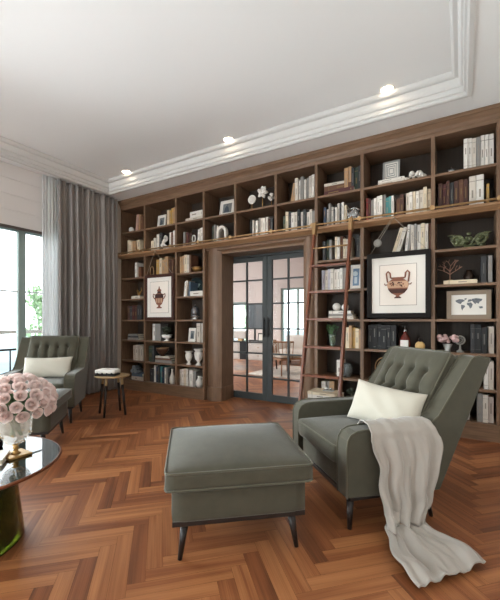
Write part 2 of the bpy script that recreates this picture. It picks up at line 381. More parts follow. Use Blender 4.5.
# ------------------------------------------------------------------ bookcase
F, CX, HY, HC = 355., 250., 321., 1.15
def PX(px, y=4.10):     # world x of an image column on the plane y
    r = (px-CX)/F; return (-.512+.859*r)*y/(.859+.512*r)
YF = 4.08
DIV = [PX(p, YF) for p in (121, 144.3, 175.7, 203.5, 235, 275.5, 316, 362, 433, 496.2)]
DIV[0] = -4.985; DIV[9] = .285
LEV = [3.03, 2.65, 2.27, 1.875, 1.52, 1.17, .835, .49, .165]   # LEV[k] = top of the board that carries row k
TH = .022
bc = thing('bookcase', 'built-in walnut bookcase filling the far wall around the glazed doors', 'bookcase')
DW = .036
def part(name, mt, m, bevel=.002, parent=None): return m.build(name, mt, parent or bc, bevel=bevel)
for i, x in enumerate(DIV):
    z0 = .165
    a, b = (x-DW/2, x+DW/2)
    if i == 0: a, b = -5.0, x
    if i == 9: a, b = x, x+.085
    if i in (4, 5): z0 = 2.27
    part('upright', M_wv, MB().box(a, b, YF, 4.44, z0, 3.04))
for r in range(1, 8):
    z = LEV[r]
    for c in range(9):
        if r > 2 and c in (3, 4, 5): continue
        if r == 2: continue
        part('shelf', M_wh, MB().box(DIV[c]+(DW/2 if c else 0), DIV[c+1]-(DW/2 if c < 8 else 0), YF+.004, 4.44, z-TH-.004, z))
part('fixed_shelf', M_wh, MB().box(-5.0, .37, YF-.01, 4.44, 2.225, 2.27))
part('rail_ledge', M_ledge, MB().prism([(4.00, 2.262), (4.0, 2.235), (4.03, 2.222), (4.07, 2.20), (4.10, 2.20), (4.10, 2.262)], 0, -5.06, .37))
part('ladder_rail', M_brass, MB().cyl((-5.1, 3.965, 2.275), (.37, 3.965, 2.275), .011, n=10), bevel=0)
for x in [DIV[0]+.03] + DIV[1:9] + [.3]:
    part('rail_bracket', M_brass, MB().cyl((x, 4.02, 2.275), (x, 3.955, 2.275), .014, n=10).cyl((x, 3.955, 2.275), (x, 3.948, 2.275), .024, n=12).box(x-.015, x+.015, 3.99, 4.03, 2.262, 2.268), bevel=0)
for (a, b) in ((-5.0, DIV[3]+DW/2), (DIV[6]-DW/2, .37)):
    part('plinth', M_wh, MB().box(a, b, YF-.005, 4.44, 0, .165))
    part('plinth_cap', M_wh, MB().box(a, b, YF-.012, YF, .125, .165), bevel=.004)
part('back_panel', M_wback, MB().box(-5.0, .37, 4.44, 4.459, 2.27, 3.1)); part('back_panel', M_wback, MB().box(-5.0, DIV[3], 4.44, 4.459, 0, 2.25)); part('back_panel', M_wback, MB().box(DIV[6], .37, 4.44, 4.459, 0, 2.25))
part('cornice', M_wh, MB().prism([(4.44, 3.03), (YF, 3.03), (YF-.004, 3.06), (YF-.012, 3.07), (YF-.02, 3.10), (YF-.05, 3.135), (YF-.062, 3.14), (YF-.062, 3.178), (4.44, 3.178)], 0, -5.06, .37))
# pilasters and header around the doors
def pilaster(x0, x1, s):
    n = 10; pts = []
    for k in range(n+1):
        t = k/n; pts.append((x0+(x1-x0)*t, 4.16+.05*math.sin(PI*t)*-1+ (.0)))
    pts = pts+[(x1, 4.458), (x0, 4.458)]
    part('pilaster', M_wv, MB().prism(pts, 2, .2, 2.2), bevel=0)
    n_ = [(p[0]+(-.008 if p[0] < (x0+x1)/2 else .008), p[1]-.018 if p[1] < 4.4 else p[1]) for p in pts]
    part('pilaster_base', M_wv, MB().prism(n_, 2, 0, .2), bevel=.006)
pilaster(DIV[3]+DW/2, -2.95, 1); pilaster(-1.70, DIV[6]-DW/2, -1)
part('header', M_wh, MB().prism([(4.10, 2.225), (4.10, 2.195), (4.12, 2.185), (4.12, 2.165), (4.15, 2.15), (4.17, 2.13), (4.17, 2.11), (4.455, 2.11), (4.455, 2.225)], 0, DIV[3]+DW/2, DIV[6]-DW/2))

# ------------------------------------------------------------------ glazed doors
dr = bpy.data.objects.new('door_1', None); C.objects.link(dr); struct(dr); dr['label'] = 'pair of dark grey glazed doors with glazing bars'
MB().box(DX0, DX0+.035, 4.46, 4.56, 0, 2.12).box(DX1-.035, DX1, 4.46, 4.56, 0, 2.12).box(DX0+.035, DX1-.035, 4.46, 4.56, 2.085, 2.12).build('door_frame', M_door, dr, bevel=.003)
RZ = [2.02, 1.745, 1.40, 1.04, .68, .33, .10]
for (x0, x1, hx) in ((DX0+.038, -2.392, -2.425), (-2.388, DX1-.038, -2.355)):
    ya, yb = 4.485, 4.525; st = .075
    m = MB().box(x0, x0+st, ya, yb, .005, 2.08).box(x1-st, x1, ya, yb, .005, 2.08).box(x0+st, x1-st, ya, yb, .005, RZ[-1]).box(x0+st, x1-st, ya, yb, RZ[0], 2.08)
    lf = m.build('door_leaf', M_door, dr, bevel=.003)
    m = MB(); cx_ = (x0+x1)/2
    m.box(cx_-.011, cx_+.011, ya+.004, yb-.004, RZ[-1], RZ[0])
    for z in RZ[1:-1]: m.box(x0+st, x1-st, ya+.004, yb-.004, z-.011, z+.011)
    m.build('glazing_bar', M_door, lf)
    MB().box(x0+st, x1-st, ya+.017, ya+.022, RZ[-1], RZ[0]).build('glass_pane', M_glass, lf)
    MB().box(hx-.009, hx+.009, ya-.045, ya-.028, .92, 1.2).box(hx-.006, hx+.006, ya-.03, ya, .95, .97).box(hx-.006, hx+.006, ya-.03, ya, 1.15, 1.17).build('door_handle', M_black, lf, bevel=.002)
# ------------------------------------------------------------------ armchair with ottoman
def rloop(sx, sy, z, r, n=6):
    p = []
    for (cx_, cy_, a0) in ((sx-r, sy-r, 0), (-(sx-r), sy-r, PI/2), (-(sx-r), -(sy-r), PI), (sx-r, -(sy-r), 1.5*PI)):
        for k in range(n+1): a = a0+PI/2*k/n; p.append((cx_+r*math.cos(a), cy_+r*math.sin(a), z))
    return p
SIDE = [(0, .19), (0, .46), (.006, .50), (.025, .53), (.06, .547), (.11, .552), (.48, .552), (.54, .562), (.59, .60), (.82, .915), (.845, .935), (.88, .938), (.955, .922), (.965, .905), (.60, .17)]
def armchair(label, loc, rz, group):
    ch = thing('armchair', label, 'armchair', loc, rz, group)
    D = -.42
    side = [(a+D, b) for a, b in SIDE]
    for s in (-1, 1):
        x0, x1 = (.292, .40) if s > 0 else (-.40, -.292)
        a = MB().prism(side, 0, x0, x1).build('arm', M_olive, ch, bevel=.016, seg=3)
        for xx in (x0+.006*1, x1-.006):
            path = [(xx, p[0], p[1]) for p in side[:-1]]
            MB().tube([(xx+(.004 if xx > (x0+x1)/2 else -.004), q[1]-(.001 if i < 4 else 0), q[2]+(.001 if i > 3 else 0)) for i, q in enumerate(path)], .0045, 6).build('piping', M_pipe, a)
    MB().prism([(.46+D, .19), (.60+D, .18), (.945+D, .90), (.925+D, .925), (.86+D, .925), (.55+D, .40)], 0, -.295, .295).build('back_panel', M_olive, ch, bevel=.012)
    MB().box(-.292, .292, .03+D, .55+D, .19, .33).build('seat_base', M_olive, ch, bevel=.012)
    MB().box(-.385, .385, .025+D, .585+D, .165, .192).build('base_rail', M_leg, ch, bevel=.004)
    # seat cushion
    def puff(q):
        k = (1-(q.x/.29)**2)*(1-(q.y/.28)**2); return Vector((q.x, q.y, q.z+(.018*k if q.z > 0 else 0)))
    T = TR((0, -.015+D+.28, .39))
    sc = MB().rbox(.288, .28, .062, .03, 14, puff, T).build('seat_cushion', M_olive, ch)
    MB().tube([T@Vector(p) for p in rloop(.286, .278, .047, .03)], .0045, 6, True).build('piping', M_pipe, sc)
    # tufted back cushion
    W_, H_, B_ = .288, .275, .07
    th = math.atan2(.30, .50)
    T = TR((0, .70+D, .69), rx=-th)
    cols = [-.6, -.2, .2, .6]; rows = [.42, -.12]
    def tuft(q):
        if q.y > 0: return q
        x, z = q.x/W_, q.z/H_
        e = max(0, 1-x**4)*max(0, 1-z**4)
        d = .036*e
        for c in cols:
            if z < .5: d -= .040*math.exp(-((x-c)/.05)**2)*(1 if z < .40 else max(0, (.5-z)/.1))*e**.5
            for r_ in rows: d -= .036*math.exp(-(((x-c)*1.05)**2+((z-r_)*.95)**2)/.010)
        if z > .42:
            for c in cols: d -= .012*math.exp(-((x-c-(z-.42)*.0)/.05)**2)*max(0, 1-(z-.42)*2.5)*e**.5
        for r_ in rows[1:]: d -= .014*math.exp(-((z-r_)/.06)**2)*e
        return Vector((q.x, q.y-d, q.z))
    bk = MB().rbox(W_, B_, H_, .03, 44, tuft, T).build('back_cushion', M_olive, ch)
    MB().tube([T@Vector((p[0], -B_*.85, p[1])) for p in rloop(W_*.995, H_*.995, 0, .03)], .0045, 6, True).build('piping', M_pipe, bk)
    MB().tube([T@Vector((p[0], B_*.7, p[1])) for p in rloop(W_*.995, H_*.995, 0, .03)], .004, 6, True).build('piping', M_pipe, bk)
    for c in cols:
        for r_ in rows:
            MB().ball((0,0,0), .011, 10, (1,.6,1), T @ Matrix.Translation((c*W_, -B_+.034, r_*H_))).build('button', M_pipe, bk)
    for sx in (-1, 1):
        for (yy, ty) in ((.05, -.01), (.53, .045)):
            MB().cyl((sx*.345, yy+D, .17), (sx*.355, yy+D+ty, 0), .022, .012, 12).build('leg', M_leg, ch)
    return ch
def uv2(u, v): return ((u-v)*math.sqrt(.5), (u+v)*math.sqrt(.5))
cx1, cy1 = uv2(.976+.42, 1.725+.4)
armchair('olive green button-tufted armchair with grey throw over its arm, right foreground', (cx1, cy1, 0), -PI/4, 'matching tufted armchairs')
cx2, cy2 = uv2(-1.33, 4.75)
armchair('olive green tufted armchair by the window and grey curtain', (cx2, cy2, 0), PI/4, 'matching tufted armchairs')

def ottoman(label, loc, rz):
    ot = thing('ottoman', label, 'footstool', loc, rz, 'matching upholstered footstools')
    hx, hy = .368, .362
    body = MB().rbox(hx-.035, hy-.03, .085, .02, 10, None, TR((0,0,.275))).build('body', M_olive, ot)
    MB().box(-hx+.04, hx-.04, -hy+.035, hy-.035, .175, .2).build('base_rail', M_leg, ot, bevel=.003)
    def puff(q):
        k = max(0, (1-(q.x/hx)**2))*max(0, (1-(q.y/hy)**2)); return Vector((q.x, q.y, q.z+(.04*k if q.z > 0 else 0)))
    T = TR((0,0,.402))
    cu = MB().rbox(hx, hy, .047, .025, 14, puff, T).build('cushion', M_olive, ot)
    MB().tube([T@Vector(p) for p in rloop(hx-.003, hy-.003, .04, .03)], .005, 6, True).build('piping', M_pipe, cu)
    MB().tube([T@Vector(p) for p in rloop(hx-.003, hy-.003, -.04, .03)], .005, 6, True).build('piping', M_pipe, cu)
    for sx in (-1, 1):
        for sy in (-1, 1):
            MB().cyl((sx*(hx-.10), sy*(hy-.095), .178), (sx*(hx-.075), sy*(hy-.07), 0), .021, .011, 12).build('leg', M_leg, ot)
    return ot
a, b = uv2(.405, 2.012); ottoman('olive green piped footstool in the middle foreground, before the right armchair', (a, b, 0), -PI/4-.075)
a, b = uv2(-1.26, 3.71); ottoman('olive footstool at left, half hidden behind the bouquet of roses', (a, b, 0), PI/4)

# pillows
def pillow(label, M, w, h, t):
    def fn(q):
        x, z = q.x/w, q.z/h
        k = max(0, (1-abs(x)**2.5))**.55*max(0, (1-abs(z)**2.5))**.55
        sx = 1-.05*(1-abs(x))*0-.07*(1-z*z)*0
        px_ = q.x*(1-.05*(1-z*z)); pz_ = q.z*(1-.10*(1-x*x))
        wr = .004*math.sin(9*x+5*z)*k
        return Vector((px_, math.copysign(t*k+.002, q.y)+wr, pz_))
    o = MB().rbox(w, .02, h, .001, 22, fn).build('throw_pillow', M_pillow); o.matrix_world = M
    return tag(o, label, 'cushion', 'cream lumbar pillows on the armchairs')
Mc = TR((cx1, cy1, 0), rz=-PI/4); pillow('cream rectangular pillow on the right foreground armchair', Mc @ TR((.085, .03, .59), rx=-.42, ry=.07, rz=.42), .245, .14, .085)
Mc2 = TR((cx2, cy2, 0), rz=PI/4); pillow('cream rectangular pillow on the armchair by the window', Mc2 @ TR((.0, .05, .585), rx=-.5), .27, .135, .065)

# throw blanket over the near arm of the right chair
def throw():
    import bisect
    # centre path in chair coordinates: (x, z); x outward
    path = [(.16, .475), (.215, .485), (.262, .51), (.280, .54), (.30, .567), (.345, .574), (.39, .567), (.416, .54), (.424, .47), (.43, .38), (.44, .25), (.455, .12), (.49, .045), (.56, .022), (.66, .018), (.76, .017), (.83, .015)]
    lens = [0]
    for i in range(1, len(path)): lens.append(lens[-1]+math.dist(path[i], path[i-1]))
    tot = lens[-1]
    def at(s):
        d = s*tot; i = max(1, min(len(path)-1, bisect.bisect_left(lens, d))); t = (d-lens[i-1])/(lens[i]-lens[i-1]); return [path[i-1][k]*(1-t)+path[i][k]*t for k in (0,1)], i
    def lerp(tb, s):
        for (a, va), (b, vb) in zip(tb, tb[1:]):
            if s <= b: t = (s-a)/(b-a); t = t*t*(3-2*t); return va+(vb-va)*t
        return tb[-1][1]
    Ltab = [(0, .10), (.2, .13), (.45, .15), (.62, .185), (.74, .14), (.88, .085), (1, .06)]     # near edge (towards the chair front)
    Rtab = [(0, .48), (.2, .53), (.4, .57), (.58, .49), (.68, .43), (.78, .46), (.9, .52), (1, .50)]
    def fn(u, v):
        (x, z), i = at(u)
        a, b = lerp(Ltab, u), lerp(Rtab, u); vv = v
        L = a+(b-a)*vv
        fold = .6*math.sin(vv*17+1.6*math.sin(u*5)+1.5*u)+.45*math.sin(vv*31+u*7+1+1.2*math.sin(vv*5))+.18*math.sin(vv*57-u*13)
        if x < .30: amp = .004
        elif z > .50: amp = .006
        elif z > .06: amp = .010+.020*(1-(z-.06)/.45)
        else: amp = .014
        if z > .06 and x > .40: x += amp*(fold+.9); 
        else: z += amp*(fold+1.0)*(1.0)
        if z < .12 and x > .45: # on the floor: skew and billow
            z += .012*max(0, math.sin(vv*9-u*20)); x += .04*(vv-.5)*-1.6*min(1, (x-.45)/.2)
        xx = x; L += .012*math.sin(u*23+1)*(vv-.5)*2+.010*math.sin(u*41)*(vv-.5)
        return (xx, L-.42, z)
    o = MB().grid(fn, 110, 60).build('throw_blanket', M_throw); o.matrix_world = Mc
    s = o.modifiers.new('thickness', 'SOLIDIFY'); s.thickness = .006; s.offset = 1
    tag(o, 'light grey throw blanket draped over the armchair arm and onto the floor', 'blanket')
throw()

# ------------------------------------------------------------------ library ladder
ld = thing('library_ladder', 'reddish wooden library ladder leaning on the brass rail', 'ladder', (-1.265, 3.45, 0))
Zt = 2.27; yt = .515
def lz(z): return yt*z/Zt
for s in (-1, 1):
    x = s*.21
    vs = []; th = math.atan2(yt, Zt); T = TR((x, 0, 0), rx=-th)
    r = MB().box(-.014, .014, -.03, .03, .075, 2.34, T).build('side_rail', M_ladder, ld, bevel=.004)
    MB().box(-.018, .018, -.034, .034, 2.20, 2.345, T).tube([T@Vector(p) for p in ((0, .0, 2.34), (0, .0, 2.375), (0, .03, 2.385), (0,.055,2.36), (0,.055,2.33))], .007, 8).build('top_hook', M_brass, r)
    w = MB().cyl((x-.012, .005, .042), (x+.012, .005, .042), .042, n=20).build('caster_wheel', M_black, ld)
    MB().box(x-.022, x-.016, -.012, .03, .04, .11).box(x+.016, x+.022, -.012, .03, .04, .11).cyl((x-.024, .005, .042), (x+.024, .005, .042), .01, n=10).build('caster_bracket', M_brass, w)
for z in (.27, .57, .87, 1.17, 1.47, 1.77):
    y = lz(z); MB().box(-.197, .197, y-.045, y+.04, z-.012, z+.012).build('tread', M_ladder, ld, bevel=.004)
    MB().cyl((-.236, y, z), (-.222, y, z), .008, n=8).cyl((.222, y, z), (.236, y, z), .008, n=8).build('bolt', M_brass, ld)
MB().cyl((-.197, lz(1.98)-.03, 1.98), (.197, lz(1.98)-.03, 1.98), .009, n=8).build('grab_bar', M_brass, ld)

# ------------------------------------------------------------------ low table behind the chair
M_lowwood = mat('low_table_wood', (112, 100, 78), .5, var=.15, vscale=8, stretch=(1, 8, 8))
lt = thing('low_table', 'low narrow wooden table behind the right armchair, in front of the bookcase', 'table', (-1.14, 3.83, 0))
MB().box(-.42, .42, -.2, .2, .225, .25).build('tabletop', M_lowwood, lt, bevel=.004)
MB().box(-.40, .40, -.18, .18, .17, .225).build('apron', M_lowwood, lt, bevel=.003)
for sx in (-1, 1):
    for sy in (-1, 1): MB().cyl((sx*.37, sy*.15, .17), (sx*.37, sy*.15, 0), .018, .013, 10).build('leg', M_leg, lt)

# ------------------------------------------------------------------ side table with towels
stx, sty = -3.71, 2.90
st_ = thing('side_table', 'small round side table with gilt rim and dark tapered legs beside the curtain', 'table', (stx, sty, 0))
M_toplight = mat('champagne_top', (176, 150, 110), .35, metal=.3)
MB().lathe([(0, .462), (.175, .462), (.20, .468), (.207, .476), (.205, .482), (.19, .48), (0, .48)], n=40).build('tabletop', M_toplight, st_)
for k in range(4):
    a = .35+k*PI/2; c, s = math.cos(a), math.sin(a)
    lg = MB().cyl((c*.135, s*.135, .37), (c*.175, s*.175, 0), .015, .014, 12).build('leg', M_leg, st_)
    MB().cyl((c*.125, s*.125, .462), (c*.135, s*.135, .37), .0155, .0155, 12).build('leg_sleeve', M_toplight, lg)
M_rope = mat('black_stripe', (30, 28, 28), .7)
t = thing('folded_towel', 'folded white towel with black binding on the small side table', 'towel', (stx-.05, sty-.03, .48), .45)
MB().rbox(.13, .085, .026, .02, 8, None, TR((0, 0, .052))).build('towel_fold', mat('towel_white', (222, 218, 212), .95, bump=.3, bscale=200), t)
m = MB().box(-.125, .125, -.082, .082, .0, .018); m.build('tray', M_rope, t, bevel=.004)
for k in range(4): MB().rbox(.012, .09, .016, .01, 4, None, TR((-.09+k*.06, 0, .026))).build('binding', M_rope, t)

# ------------------------------------------------------------------ coffee table
ctx, cty, R = -2.18, .80, .445
ct = thing('coffee_table', 'round smoked glass coffee table on a green glass bell base', 'table', (ctx, cty, 0))
MB().prism([((R-.004)*math.cos(2*PI*k/96), (R-.004)*math.sin(2*PI*k/96)) for k in range(96)], 2, .41, .422).build('tabletop', M_top, ct)
MB().lathe([(R-.006, .408), (R, .407), (R+.004, .415), (R, .424), (R-.006, .4225)], n=72).build('rim', mat('copper_rim', (120, 72, 48), .35, metal=.6), ct)
M_gg = mat('green_base_glass', (96, 104, 50), .08, trans=.85, ior=1.4)
MB().lathe([(.13, .40), (.19, .385), (.222, .35), (.238, .28), (.250, .18), (.262, .08), (.268, .012), (.262, .004), (.250, .004), (.242, .08), (.232, .18), (.220, .28), (.206, .34), (.18, .372), (.13, .388)], n=48).build('bell_base', M_gg, ct)
MB().lathe([(0, .396), (.12, .396), (.12, .409), (0, .409)], n=40).build('collar', M_brass, ct)
# vase
vx, vy = -2.07, 1.0; zt = .4225
vs_ = thing('flower_vase', 'crystal goblet vase with gold flecks on a square brass foot', 'vase', (vx, vy, zt))
M_cry = mat('crystal', (226, 218, 206), .15, var=.15, vscale=40, stretch=(1, 1, .15))
_n = M_cry.node_tree.nodes; _t = _n.new('ShaderNodeBsdfTransparent'); _m = _n.new('ShaderNodeMixShader'); _m.inputs[0].default_value = .75
M_cry.node_tree.links.new(_n['Principled BSDF'].outputs[0], _m.inputs[1]); M_cry.node_tree.links.new(_t.outputs[0], _m.inputs[2]); M_cry.node_tree.links.new(_m.outputs[0], _n['Material Output'].inputs[0])
MB().lathe([(0, .062), (.028, .064), (.055, .082), (.072, .115), (.080, .17), (.082, .235), (.078, .235), (.075, .17), (.066, .118), (.048, .09), (.02, .074), (0, .072)], n=32).build('bowl', M_cry, vs_)
MB().lathe([(0, .012), (.026, .013), (.013, .022), (.010, .036), (.017, .043), (.010, .050), (.018, .060), (0, .066)], n=20).build('stem', M_gold, vs_)
MB().box(-.058, .058, -.058, .058, 0, .013).build('foot', M_gold, vs_, bevel=.003)
rr = random.Random(2); m = MB()
for k in range(60):
    a = rr.uniform(0, 6.28); z = .07+.09*rr.random()**2; r = .03+.044*min(1, (z-.064)/.055)+.002; m.ball((r*math.cos(a), r*math.sin(a), z), rr.uniform(.002, .004), 6)
m.build('gold_flecks', M_gold, vs_)
# roses
M_rose = mat('rose_petal', (244, 230, 225), .7, sheen=.3, var=.08, vscale=25); M_rose2 = mat('rose_heart', (240, 216, 210), .75)
for _r in (M_rose, M_rose2):
    _n = _r.node_tree.nodes; _t = _n.new('ShaderNodeBsdfTranslucent'); _t.inputs[0].default_value = (.86, .68, .64, 1); _m = _n.new('ShaderNodeMixShader'); _m.inputs[0].default_value = .35
    _r.node_tree.links.new(_n['Principled BSDF'].outputs[0], _m.inputs[1]); _r.node_tree.links.new(_t.outputs[0], _m.inputs[2]); _r.node_tree.links.new(_m.outputs[0], _n['Material Output'].inputs[0])
def rose_mesh():
    m = MB(); rg = random.Random(8)
    def petal(a0, wdt, r0, r1, z0, z1, curl, ph):
        def fn(u, v):
            a = a0+(u-.5)*wdt; e = 1-abs(u-.5)*2
            ed = (1-(2*u-1)**4)
            z = z0+(z1-z0)*v*(.65+.35*ed); r = r0+(r1-r0)*math.sin(v*PI/2)**.8 + curl*max(0, v-.7)**1.3*ed*2.0
            z -= curl*max(0, v-.75)*1.3
            return (r*math.cos(a), r*math.sin(a), z)
        m.grid(fn, 8, 6)
    for ring_, (n, r0, r1, z1, cu, w) in enumerate([(3, .002, .005, .035, .001, 3.0), (4, .004, .010, .0345, .002, 2.2), (5, .006, .016, .034, .004, 1.8), (5, .008, .022, .032, .007, 1.7), (6, .009, .029, .028, .010, 1.5), (7, .01, .036, .020, .014, 1.3)]):
        m.mi(1 if ring_ < 2 else 0)
        for k in range(n): petal(ring_*.7+k*2*PI/n+rg.uniform(-.1,.1), w, r0, r1, -.012, z1, cu, 0)
    m.mi(1).ball((0,0,.016), .011, 10, (1,1,1.5)); m.mi(0); m.ball((0,0,-.004), .017, 10, (1,1,.7)); return m
rose0 = None; rc = Vector((vx, vy, zt+.285)); tiers = []
TN = [('at the top of', .05, 1), ('in the topmost ring of', .42, 6), ('in the upper ring of', .78, 11), ('in the middle ring of', 1.13, 15), ('in the lower ring of', 1.48, 17), ('drooping at the rim of', 1.82, 16)]
def scrx(p): return (.859*p.x+.512*p.y)/(-.512*p.x+.859*p.y)
ORD = ['first', 'second', 'third', 'fourth', 'fifth', 'sixth', 'seventh', 'eighth', 'ninth', 'tenth', 'eleventh', 'twelfth', 'thirteenth', 'fourteenth', 'fifteenth', 'sixteenth', 'seventeenth', 'eighteenth', 'nineteenth', 'twentieth']
for ti, (nm, th, n) in enumerate(TN):
    L_ = []
    for k in range(n):
        ph = 2*PI*(k+.5*(ti % 2))/n+.3; t_ = th*(1+.03*math.sin(k*2.3))
        d = Vector((math.sin(t_)*math.cos(ph), math.sin(t_)*math.sin(ph), math.cos(t_)))
        p = rc+Vector((d.x*.178, d.y*.178, d.z*.135))
        L_.append((p, d))
    L_.sort(key=lambda q: scrx(q[0]))
    front = [q for q in L_ if q[1].dot(Vector((-vx, -vy, .45)).normalized()) > -.05]
    for i, (p, d) in enumerate(L_):
        fr = any(p is q[0] for q in front)
        if fr: j = [q[0] for q in front].index(p); lab = 'pale pink rose %s the bouquet, %s from left' % (nm, ORD[j])
        else: bq = [q[0] for q in L_ if not any(q[0] is g[0] for g in front)]; lab = 'pale pink rose %s the bouquet, far side, %s from left' % (nm, ORD[bq.index(p)])
        if n == 1: lab = 'pale pink rose at the very top of the bouquet'
        if rose0 is None: rose0 = rose_mesh().build('rose', [M_rose, M_rose2]); o = rose0
        else: o = rose0.copy(); C.objects.link(o)
        s = .78+.07*math.sin(i*1.7+ti); q = d.to_track_quat('Z', 'Y')
        o.matrix_world = Matrix.Translation(p) @ q.to_matrix().to_4x4() @ Matrix.Rotation(i*1.1, 4, 'Z') @ Matrix.Diagonal((s, s, s, 1))
        tag(o, lab, 'rose', 'pale pink roses in the vase')
m = MB(); rr = random.Random(4)
for k in range(26):
    a = rr.uniform(0, 6.28); e = rr.uniform(.05, .12); m.tube([(vx+.03*math.cos(a+2), vy+.03*math.sin(a+2), zt+.11), (vx+.05*math.cos(a), vy+.05*math.sin(a), zt+.24), (vx+e*math.cos(a), vy+e*math.sin(a), zt+.33)], .0025, 5)
foliage(m, (vx, vy, zt+.275), (.13, .13, .04), 110, .04, rr)
tag(m.build('rose_stems', M_green), 'green rose stems and leaves inside the crystal vase', 'foliage', kind='stuff')
# small things at the left edge of the coffee table
def small_book(name, label, loc, rz, w, d, h, cm, cat='book', group=None, lean=0):
    pass
bk = MB().box(-.11, .11, -.08, .08, 0, .004).box(-.11, .11, -.08, .08, .024, .028).box(-.11, -.106, -.08, .08, .004, .024).mi(1).box(-.106, .106, -.076, .076, .004, .024)
o = bk.build('book', [M_white, M_pages], loc=(-2.12, .86, zt)); o.rotation_euler = (0,0,.9); tag(o, 'white book lying on the glass coffee table at the left edge', 'book')
jar = thing('glass_jar', 'small dark glass jar with silver lid at the left edge of the coffee table', 'jar', (-2.30, 1.0, zt))
MB().lathe([(0, .0), (.035, 0), (.04, .01), (.04, .07), (.03, .085), (0, .085)], n=20).build('jar_body', mat('dark_glass', (30, 30, 32), .1), jar)
MB().lathe([(0, .085), (.032, .085), (.032, .105), (0, .105)], n=20).build('lid', mat('silver', (200, 200, 200), .25, metal=.9), jar)

# downlight fittings
for i, (x, y) in enumerate(DOWNLIGHTS):
    where = {(-.61, 3.58): 'right of the three by the bookcase', (-2.44, 3.58): 'middle of the three by the bookcase', (-4.27, 3.58): 'left of the three by the bookcase'}.get((x, y), 'in the unseen rear of the ceiling, %s' % ('right', 'middle', 'left')[i % 3])
    d_ = thing('ceiling_downlight', 'recessed warm round downlight, ' + where, 'ceiling light', (x, y, 3.36), 0, 'recessed ceiling downlights')
    MB().lathe([(.056, -.001), (.056, -.004), (.066, -.004), (.068, -.001)], n=28).build('trim_ring', M_trim, d_)
    MB().lathe([(0, -.003), (.056, -.003), (.056, -.001), (0, -.001)], n=28).build('lamp', mat('lamp_glow', (255, 232, 200), .5, emit=14), d_)
# ------------------------------------------------------------------ books and ornaments on the shelves
PAL = {'white': (216, 210, 202), 'offwhite': (200, 190, 178), 'cream': (208, 192, 166), 'tan': (170, 134, 98), 'brown': (98, 64, 46), 'leather': (72, 44, 36), 'black': (30, 30, 31), 'charcoal': (52, 52, 54), 'grey': (132, 128, 124), 'gold': (178, 140, 76), 'navy': (40, 54, 76), 'teal': (70, 130, 130), 'red': (130, 44, 38), 'green': (52, 62, 50), 'maroon': (74, 34, 34), 'pink': (186, 148, 134), 'lilac': (176, 170, 180), 'blue': (84, 104, 124)}
WORD = {'offwhite': 'off-white', 'leather': 'dark leather', 'charcoal': 'charcoal grey', 'gold': 'gold-coloured', 'teal': 'teal blue'}
BAY = ['leftmost bay', 'bay of the small urn picture', 'bay just left of the doors', 'left bay over the doors', 'middle bay over the doors', 'right bay over the doors', 'bay behind the ladder', 'bay of the large urn picture', 'rightmost bay']
ROW = ['top shelf', 'second shelf', 'third shelf', 'fourth shelf', 'fifth shelf', 'sixth shelf', 'seventh shelf', 'bottom shelf']
def place(c, r): return '%s, %s' % (ROW[r], BAY[c])
def bmat(k): return mat('cover_'+k, PAL[k], .6, var=.08, vscale=20)
M_ink = mat('title_ink', (140, 130, 120), .7); M_foil = mat('title_foil', (120, 96, 60), .5, metal=.2); M_pale = mat('title_pale', (104, 102, 98), .7)
BC = {}
def book_mesh(key, seed):
    # unit of style: spine towards -Y, local x is thickness; 1x1x1 scaled per copy is avoided by caching on rounded sizes
    (k, w, d, h) = key; rg = random.Random(seed); m = MB()
    t = min(.003, w*.15)
    m.mi(0).box(-w/2, -w/2+t, 0, d, 0, h).box(w/2-t, w/2, 0, d, 0, h).box(-w/2+t, w/2-t, 0, .004, 0, h)
    m.mi(1).box(-w/2+t, w/2-t, .004, d-.005, .004, h-.005)
    y = -.0008; s = rg.choice([0, 1, 2, 3]); m.mi(2)
    if s == 0: m.box(-w*.10, w*.10, y, 0, h*.35, h*.75)
    elif s == 1: m.box(-w*.5, w*.5, y, 0, h*.85, h*.86).box(-w*.5, w*.5, y, 0, h*.12, h*.13).box(-w*.12, w*.12, y, 0, h*.5, h*.7)
    elif s == 2: m.box(-w*.10, w*.10, y, 0, h*.5, h*.85).box(-w*.2, w*.2, y, 0, h*.08, h*.11)
    else: m.box(-w*.5, w*.5, y, 0, h*.82, h*.84).box(-w*.12, w*.12, y, 0, h*.3, h*.55)
    return m
seedc = [0]
def add_book(k, x, y, z, w, d, h, lean=0, label='', group=None, flat=False, rz=0):
    seedc[0] += 1
    key = (k, round(w, 3), round(d, 2), round(h, 2), seedc[0] % 4)
    if key in BC: o = BC[key].copy(); C.objects.link(o); o.rotation_euler = (0, 0, 0)
    else:
        ink = M_foil if k in ('leather', 'brown', 'maroon', 'navy', 'green') else M_pale if k in ('black', 'charcoal', 'red', 'blue') else M_ink
        o = book_mesh(key[:4], seedc[0]*7).build('book', [bmat(k), M_pages, ink], merge=False, recalc=False); BC[key] = o
    if flat: o.matrix_world = TR((x, y, z), rz=rz) @ TR((key[3], 0, key[1]/2), ry=-PI/2)
    else: o.matrix_world = TR((x, y, z)) @ TR(ry=lean)
    tag(o, label, 'book', group); return o
